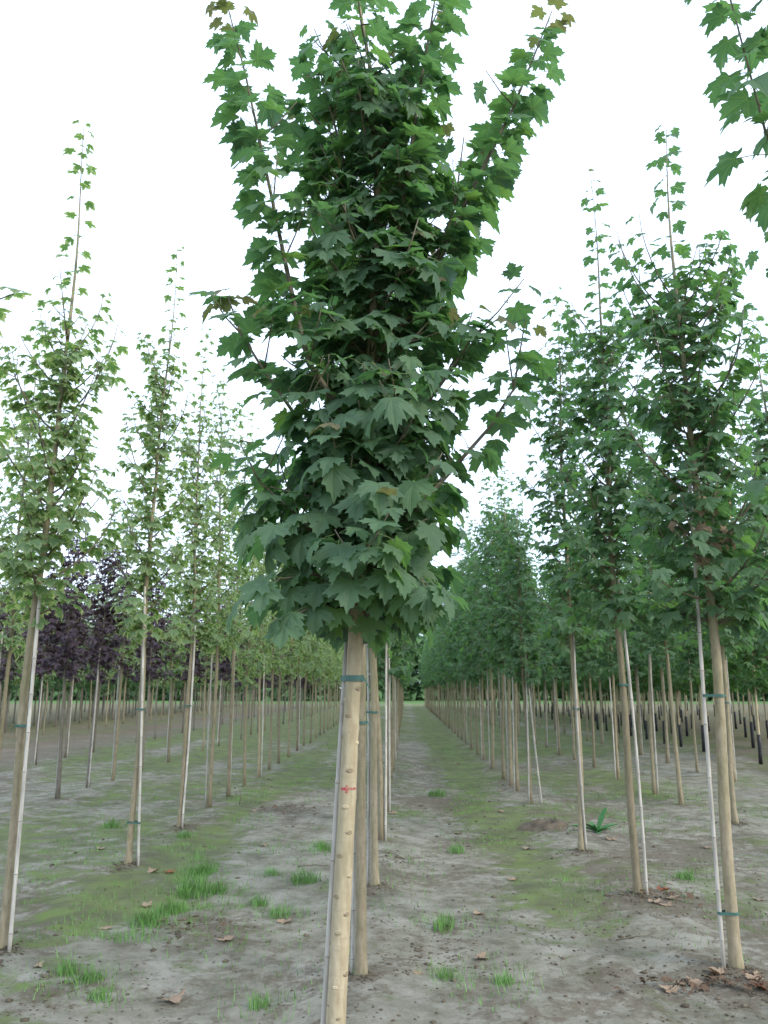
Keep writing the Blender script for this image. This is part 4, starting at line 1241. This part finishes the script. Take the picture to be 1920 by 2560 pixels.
# fallen twigs
for i, (x, y, ln, a, lb) in enumerate([(-0.02, 8.25, 0.5, 2.4, 'thin pale twig curving away from the central row'), (1.34, 5.69, 0.35, 0.3, 'dark twig on the soil in front of the second right tree'), (1.95, 8.2, 0.6, 0.5, 'thin twig left of the second right tree, lying on the soil'),
                                       (3.0, 6.3, 0.5, -0.5, 'dark twig right of the nearest right tree'), (-1.0, 7.9, 0.45, 0.1, 'dark twig left of the central trunk behind the tufts')]):
    pts = [[math.cos(a) * ln * s + 0.03 * math.sin(s * 5), math.sin(a) * ln * s + 0.02 * math.sin(s * 7), gz(x + math.cos(a) * ln * s, y + math.sin(a) * ln * s) + 0.006 + 0.015 * s] for s in np.linspace(0, 1, 8)]
    V, F = tube(pts, np.linspace(0.005, 0.002, 8), 5)
    o = link('twig', mesh_np('twig', V, F, [M['twig_bark']]), None, (x, y, 0)); tag(o, lb, 'twig', 'fallen twigs')
o = link('twig', mesh_np('twig', *tube([(0, 0, -0.02), (0.01, 0, 0.1), (-0.005, 0.01, 0.2)], [0.006, 0.005, 0.004], 6), [M['twig_bark']]), None, (-2.3, 11.67, gz(-2.3, 11.67)))
tag(o, 'short bare twig standing upright by the fourth left tree', 'twig', 'fallen twigs')

# dead leaf litter heaped in front of the nearest right tree
def litter():
    r = np.random.RandomState(31); Lv = Leaves()
    for c in [(1.62, 4.85, 0.20, 0.06, 46), (1.95, 4.72, 0.12, 0.10, 30), (1.95, 6.66, 0.12, 0.10, 18), (-1.5, 11.45, 0.3, 0.2, 30), (-1.55, 6.05, 0.12, 0.08, 8)]:
        for _ in range(c[4]):
            x, y = c[0] + r.normal(0, c[2]), c[1] + r.normal(0, c[3])
            a = r.uniform(0, 6.28)
            Lv.add(np.array([x, y, gz(x, y) + r.uniform(0.004, 0.03)]), np.array([math.cos(a), math.sin(a), r.uniform(-0.3, 0.3)]), np.array([r.uniform(-0.7, 0.7), r.uniform(-0.7, 0.7), 1.0]), r.uniform(0.022, 0.05), r.randint(NV), r.rand())
    V, F, U, E, MI = join_leaves('leaf_litter', Lv, range(len(Lv.size)), 1, None)
    m2 = leaf_material('leaf_litter', [(0.0, (0.06, 0.04, 0.028)), (0.6, (0.12, 0.08, 0.05)), (1.0, (0.22, 0.15, 0.09))], (0.15, 0.10, 0.07), (0.1, 0.05, 0.02), 0.05, rough=0.85, veins=(0.1, 0.07, 0.04), spec=0.1)
    o = link('leaf_litter', mesh_np('leaf_litter', V, F, [m2, M['twig_bark']], U, E, MI)); o['kind'] = 'stuff'
    tag(o, 'crumbled dark leaf litter heaped round the right tree feet', 'litter')


litter()

print('LEAVES', {k: [len(v[2]['leaves'].size) for v in d['mid'] + d['far']] for k, d in VARIANTS.items()}, 'tris', sum(len(m.loop_triangles) or sum(p.loop_total - 2 for p in m.polygons) for m in bpy.data.meshes))
